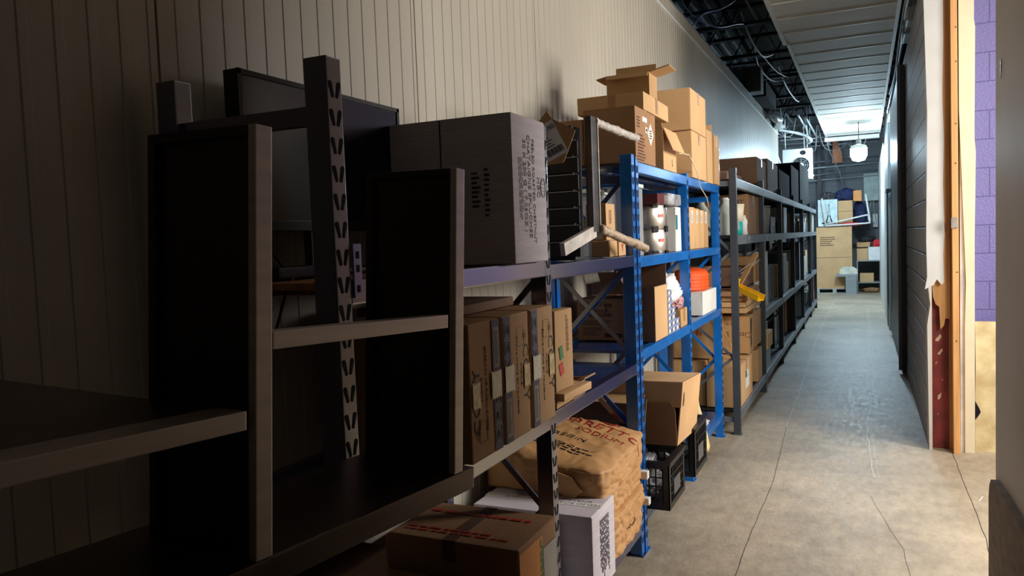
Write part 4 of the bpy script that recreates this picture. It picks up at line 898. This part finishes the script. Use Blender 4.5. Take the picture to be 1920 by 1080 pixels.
blob('red_cloth', 'strip of red cloth along the top edge of the tall tan carton', 'cloth', (-.35, 21.25, 1.70), (.26, .08, .05), REDF, 4, .3, 4)
T = thing('side_table', 'grey two-level metal table at the far end right', 'table', (-.19, 21.4, 0))
for x in (0, .58):
    for y in (0, .5): bm = NB(); box(bm, x, x + .03, y, y + .03, 0, .79, 0, .003); obj('leg', bm, GRP, T)
bm = NB(); box(bm, -.01, .62, -.01, .54, .79, .82, 0, .004); obj('tabletop', bm, GRP, T); bm = NB(); box(bm, 0.0, .61, 0, .53, .24, .265); obj('lower_shelf', bm, GRP, T)
carton('tan carton on the metal table, left one', .07, 21.42, .822, .25, .4, .30, KR2, tape='x'); carton('white carton on the metal table, right one', .34, 21.42, .822, .26, .4, .33, WHC, tape=None)
carton('shallow tan carton stacked on the table cartons', .12, 21.45, 1.156, .30, .35, .12, KR, tape='x')
carton('tan carton on the lower shelf of the metal table', .20, 21.45, .267, .32, .35, .22, KR2, tape='x')
blob('black_bag', 'black bag on the stacked carton above the metal table', 'bag', (.05, 21.6, 1.28), (.2, .15, .09), mat('black_cloth', C(24, 26, 30), .7), 21, .2, 3)
blob('red_flower', 'bright red cloth flower on the white carton', 'cloth', (.27, 21.5, 1.155), (.08, .08, .10), REDF, 22, .4, 4)
blob('cloth_heap', 'brown cloth heap on the floor under the metal table', 'cloth', (.15, 21.55, 0), (.2, .15, .07), KR3, 23, .3, 3)
T = thing('desk_pedestal', 'grey metal desk pedestal with office chair seat before the tall carton', 'pedestal', (-.62, 20.9, 0))
bm = NB(); box(bm, .18, .43, 0, .25, .02, .44, 0, .006); obj('drawer_cabinet', bm, GRP, T); bm = NB(); box(bm, -.04, .44, -.01, .26, .44, .50, 0, .008); obj('desktop', bm, GRP, T)
bm = NB(); box(bm, -.04, .43, .0, .2, 0, .02); obj('foot_rail', bm, GRP, T)
bm = NB(); sheet(bm, [(.03 + .0, .50), (.45, .50), (.44, .62), (.36, .68), (.12, .68), (.05, .62)], .1, .05); obj('chair_back', bm, mat('cream_vinyl', C(215, 212, 195), .5), T)
bm = NB(); box(bm, .22, .4, -.006, 0, .33, .34); obj('drawer_handle', bm, CHROME, T)
# condenser unit
T = thing('condenser_unit', 'white condenser unit with round fan hung near the far wall', 'condenser', (-1.62, 18.0, 2.74))
bm = NB(); box(bm, 0, .60, 0, .35, 0, .66, 0, .01); obj('casing', bm, WHP, T)
bm = NB(); prism(bm, [(.38 + .17 * math.cos(k * PI / 12), .30 + .17 * math.sin(k * PI / 12)) for k in range(24)], Matrix(((1, 0, 0, 0), (0, 0, 1, -.004), (0, 1, 0, 0), (0, 0, 0, 1))), .005); g = obj('fan_opening', bm, BLKM, T)
bm = NB()
for r in (.17, .13, .09): tube(bm, [(.38 + r * math.cos(k * PI / 12), -.012, .30 + r * math.sin(k * PI / 12)) for k in range(25)], .004, 4, cap=False)
for k in range(4): a = k * PI / 4; tube(bm, [(.38 + .17 * math.cos(a), -.012, .3 + .17 * math.sin(a)), (.38 - .17 * math.cos(a), -.012, .3 - .17 * math.sin(a))], .004, 4)
obj('fan_guard', bm, GALV, T)
bm = NB(); prism(bm, [(.38 + .055 * math.cos(k * PI / 10), .30 + .055 * math.sin(k * PI / 10)) for k in range(20)], Matrix(((1, 0, 0, 0), (0, 0, 1, -.02), (0, 1, 0, 0), (0, 0, 0, 1))), .008); obj('fan_hub', bm, WHP, T)
bm = NB(); prism(bm, [(.42 + .06 * math.cos(k * PI / 8), .57 + .05 * math.sin(k * PI / 8)) for k in range(16)], Matrix(((1, 0, 0, 0), (0, 0, 1, -.004), (0, 1, 0, 0), (0, 0, 0, 1))), .004); obj('dark_port', bm, BLKM, T)
bm = NB(); tube(bm, [(-.10, .02, .05), (-.04, -.02, .3), (-.12, .0, .55)], .03, 8); tube(bm, [(-.1, 0, .0), (.1, -.03, -.02), (.64, -.02, .06)], .015, 6); obj('insulated_pipe', bm, mat('pipe_wrap', C(215, 212, 205), .6), T)
for x in (.05, .5): bm = NB(); tube(bm, [(x, .15, .66), (x, .15, 2.16)], .008, 5); obj('hanger_rod', bm, GALV, T)
# fan coil above the wall
T = thing('fan_coil', 'dark boxy fan coil unit sitting on the panel wall top', 'fan coil', (-1.62, 12.3, 3.741))
bm = NB(); box(bm, 0, .22, 0, .35, 0, .38, 0, .01); obj('casing', bm, mat('dull_grey_casing', C(90, 90, 92), .6), T)
bm = NB(); box(bm, -.1, .24, .5, 2.0, .0, .24, 0, .01); obj('coil_box', bm, SOOT, T)
bm = NB(); tube(bm, [(.15, 2.0, -.05), (.2, 2.4, -.12), (.22, 2.9, -.05), (.12, 3.4, -.10), (.16, 3.9, -.06)], [.05, .07, .06, .075, .05], 9); obj('wrapped_pipe', bm, mat('silver_wrap', C(170, 172, 172), .3, bump=1, bscale=20), T)

# lamp
T = thing('hanging_lamp', 'glaring white work lamp hanging at the far end of the aisle', 'lamp', (-.095, 17.5, 3.16))
T.scale = (1.25, 1.25, 1.25)
bm = NB(); lathe(bm, [(.02, -.13), (.09, -.11), (.125, -.04), (.125, .05), (.09, .11), (.04, .13)], 24); obj('bulb', bm, mat('lamp_glow', (0.62, 0.84, 1.0, 1), .4, emit=300, var=0), T)
bm = NB(); lathe(bm, [(.128, .075), (.11, .12), (.07, .135), (.03, .14), (.03, .146), (.075, .141), (.115, .125), (.133, .075)], 28, cap0=False, cap1=False); obj('lamp_shade', bm, WHP, T)
bm = NB(); lathe(bm, [(.04, .148), (.04, .22), (.02, .24)], 16); obj('socket', bm, GRP, T); bm = NB(); tube(bm, [(0, 0, .24), (0, 0, .52)], .006, 5); obj('cord', bm, CABLEK, T)
# white beam at the end of the ceiling boards
bm = NB(); box(bm, -.84, .33, 19.85, 19.97, 3.70, 3.79, 0, .004); tag(obj('ceiling_beam', bm, WHP), 'white metal beam across the end of the ceiling boards', 'beam')
# second cool work light, in the hidden left bay behind the panel wall
area('left_bay_light', (-2.6, 18.5, 4.0), (-1.3, 20.5, 1.5), 0.6, 60, (.65, .86, 1.0))

# cables, conduits and pipes
def cable(label, pts, r=.006, m=CABLE, name='cable', cat='cable', seg=5):
    P = [Vector(p) for p in pts]; out = []
    for i in range(len(P) - 1):
        p0, p1, p2, p3 = P[max(i - 1, 0)], P[i], P[i + 1], P[min(i + 2, len(P) - 1)]
        for k in range(5):
            t = k / 5; out.append(.5 * ((2 * p1) + (-p0 + p2) * t + (2 * p0 - 5 * p1 + 4 * p2 - p3) * t * t + (-p0 + 3 * p1 - 3 * p2 + p3) * t ** 3))
    out.append(P[-1]); bm = NB(); tube(bm, out, r, seg); return tag(obj(name, bm, m), label, cat)
cable('pale blue cable looping over the top of the panel wall', [(-1.75, 7.6, 3.95), (-1.6, 8.0, 3.72), (-1.5, 8.3, 3.90), (-1.35, 8.5, 3.98), (-1.2, 8.6, 4.1), (-1.15, 8.7, 4.35)], .009, CABLEB)
cable('thin pale cable loop above the near wall top', [(-1.7, 7.8, 4.1), (-1.62, 8.2, 3.9), (-1.45, 8.7, 3.85), (-1.3, 9.3, 4.0), (-1.3, 9.8, 4.12)], .006, CABLEB)
cable('pale cable strung through the first joist bays', [(-1.3, 8.2, 4.5), (-1.25, 9.2, 4.35), (-1.15, 9.8, 4.15)], .012)
cable('white sagging cable between the second and third joists', [(-1.35, 9.9, 4.3), (-1.32, 10.5, 4.12), (-1.25, 11.2, 4.02), (-1.15, 11.55, 4.1)], .014)
cable('white cable sagging beyond the third joist', [(-1.4, 11.6, 4.25), (-1.42, 12.3, 4.1), (-1.3, 13.2, 4.03), (-.95, 13.4, 4.12)], .012)
cable('black cable draped along the roof joists', [(-1.6, 9.9, 4.4), (-1.35, 11, 4.15), (-1.2, 12.5, 4.05), (-1.1, 13.4, 4.1)], .008, CABLEK)
cable('pale cable dropping past the fan coil', [(-1.25, 13.4, 4.3), (-1.2, 14.2, 4.1), (-1.1, 15.3, 4.0), (-1.0, 15.4, 4.1)], .014)
rr = random.Random(21)
WHR = ['hung low over the condenser unit', 'strung above the condenser unit', 'crossing toward the bright lamp', 'looping left of the bright lamp', 'sagging under the far joists', 'drooping from the last joist', 'running to the far wall', 'hanging near the white beam', 'trailing across the left bay', 'coiled near the right corner', 'hanging in front of the far wall', 'twisting over the tan cartons', 'bent around the far conduit', 'draped beside the white wall sheet', 'crossing behind the lamp cord', 'slung between two joists']
JY = (16.62, 18.2, 19.8, 21.4)
for k in range(16):
    a = k % 3 if k < 11 else 2; y0, y1 = JY[a], JY[a + 1]
    x0 = rr.uniform(-2.0, -.95) if k < 11 else rr.uniform(-.2, .2); x1 = x0 + rr.uniform(-.5, .5) * (1 if k < 11 else .3)
    if y0 > 19: x1 = rr.uniform(-1.6, .2)
    d = rr.uniform(.15, .65)
    cable('thin white cable ' + WHR[k], [(x0, y0, 4.1), (x0 * .8 + x1 * .2, y0 * .8 + y1 * .2, 4.1 - d), (x0 * .3 + x1 * .7, y0 * .3 + y1 * .7, 4.1 - d * rr.uniform(.5, 1.1)), (x1, y1, 4.1)], rr.uniform(.006, .011))
cable('long white cable following the ceiling board edge down to the far wall', [(-.79, 20.02, 3.70), (-.75, 20.4, 3.52), (-.68, 21.0, 3.35), (-.55, 22.0, 3.0), (-.52, 22.7, 2.6)], .016)
cable('white cable hanging down left of the tower carton', [(-1.3, 19.8, 4.1), (-1.28, 19.9, 3.3), (-1.26, 20, 2.5), (-1.27, 20, 2.1)], .018)
cable('thick galvanised conduit crossing the left bay', [(-1.62, 16.66, 3.70), (-1.2, 17.1, 3.62), (-1.0, 17.3, 3.5), (-1.08, 17.85, 3.5)], .035, GALV, 'conduit', 'conduit', 8)
for k, (z, y) in enumerate(((3.45, 22.3), (3.3, 22.4), (3.12, 22.5), (2.98, 22.6))):
    bm = NB(); tube(bm, [(-3, y, z - .06), (.35, y, z + .03)], .03 - .004 * k, 8); tag(obj('water_pipe', bm, GALV if k % 2 else GREY), ['top', 'second', 'third', 'lowest'][k] + ' horizontal pipe along the far wall', 'pipe')
bm = NB(); box(bm, -.62, -.54, 22.6, 22.8, 0, 4.0); tag(obj('wall_post', bm, mat('navy_paint', C(38, 46, 72), .5)), 'dark navy post on the far wall behind the cartons', 'post')
bm = NB(); box(bm, -1.15, -1.05, 22.55, 22.8, 0, 4.0); tag(obj('wall_post', bm, GREYD), 'dark grey post on the far wall left of the tower carton', 'post')
T = thing('electrical_panel', 'grey-green electrical panel high on the far wall', 'electrical panel', (-.01, 22.6, 2.35)); bm = NB(); box(bm, 0, .36, 0, .19, 0, .72, 0, .01); obj('cabinet', bm, mat('pale_green_grey', C(150, 165, 160), .5), T); bm = NB(); box(bm, .02, .34, -.006, 0, .02, .70); obj('cover', bm, mat('pale_green_grey', C(150, 165, 160), .5), T)
T = thing('electrical_panel', 'small white switch box low on the far wall right', 'electrical panel', (.2, 22.65, 1.65)); bm = NB(); box(bm, 0, .12, 0, .14, 0, .35, 0, .01); obj('cabinet', bm, WHP, T)
for k in range(3): cable(['left', 'middle', 'right'][k] + ' white wire looping below the electrical panel', [(.1 + k * .06, 22.55, 2.35), (.05 + k * .1, 22.5, 2.0), (.12 + k * .08, 22.5, 1.75), (.2, 22.5, 1.8)], .009)
bm = NB(); sheet(bm, [(-.75, 3.35), (-.5, 3.35), (-.52, 3.6), (-.62, 3.9), (-.73, 3.9)], 21.9, .1); tag(obj('brick_pier', bm, mat('rust_brick', C(170, 110, 80), .8)), 'rusty brown pier fragment above the far cartons', 'pier')
cable('pale cable clipped above the right wall gap', [(.38, 7.4, 3.75), (.36, 9, 3.65), (.37, 11, 3.55), (.36, 13, 3.6)], .012)
cable('grey conduit running above the right block wall', [(.40, 6.6, 3.8), (.38, 8.5, 3.62), (.42, 11, 3.75), (.38, 15, 3.6)], .018, GALV)
cable('thin cable dropping at the white wall corner', [(.36, 14.5, 3.7), (.33, 15.2, 3.4), (.33, 15.5, 3.1)], .012)

# bare joist hangers, bridging rods and spare tubing between the far joists
rr = random.Random(44)
PLC = ['over the condenser unit', 'beyond the end of the panel wall', 'left of the hanging lamp', 'above the hanging lamp', 'close to the far wall', 'next to the ceiling board edge']
for k in range(6):
    y0, y1 = JY[k % 3], JY[k % 3 + 1]; x0 = rr.uniform(-1.5, .1) if k % 3 == 2 else rr.uniform(-1.7, -.9)
    bm = NB(); tube(bm, [(x0, y0, 4.12), (x0 + rr.uniform(-.3, .3), y1, 4.78)], .016, 6); tag(obj('bridging_rod', bm, GALV if k % 2 else JOIST), 'slanting steel bridging rod between roof joists, ' + PLC[k], 'rod')
for k, (z, x) in enumerate(((3.95, -1.2), (3.88, -1.05), (4.02, -1.45))):
    bm = NB(); tube(bm, [(x, 16.7, z), (x + .05, 22.7, z - .05)], .022, 7); tag(obj('conduit', bm, [GALV, GRP, JOIST][k]), ['middle straight conduit running to the far wall', 'lowest straight conduit running to the far wall', 'dark upper conduit running to the far wall'][k], 'conduit')
for k in range(3):
    y = 20.6 + k * .7; bm = NB(); tube(bm, [(-1.9, y, 3.9 - .03 * k), (.33, y, 3.9 - .03 * k)], .02, 7); tag(obj('conduit', bm, GALV), ['nearest', 'middle', 'farthest'][k] + ' thin conduit crossing beyond the white beam', 'conduit')
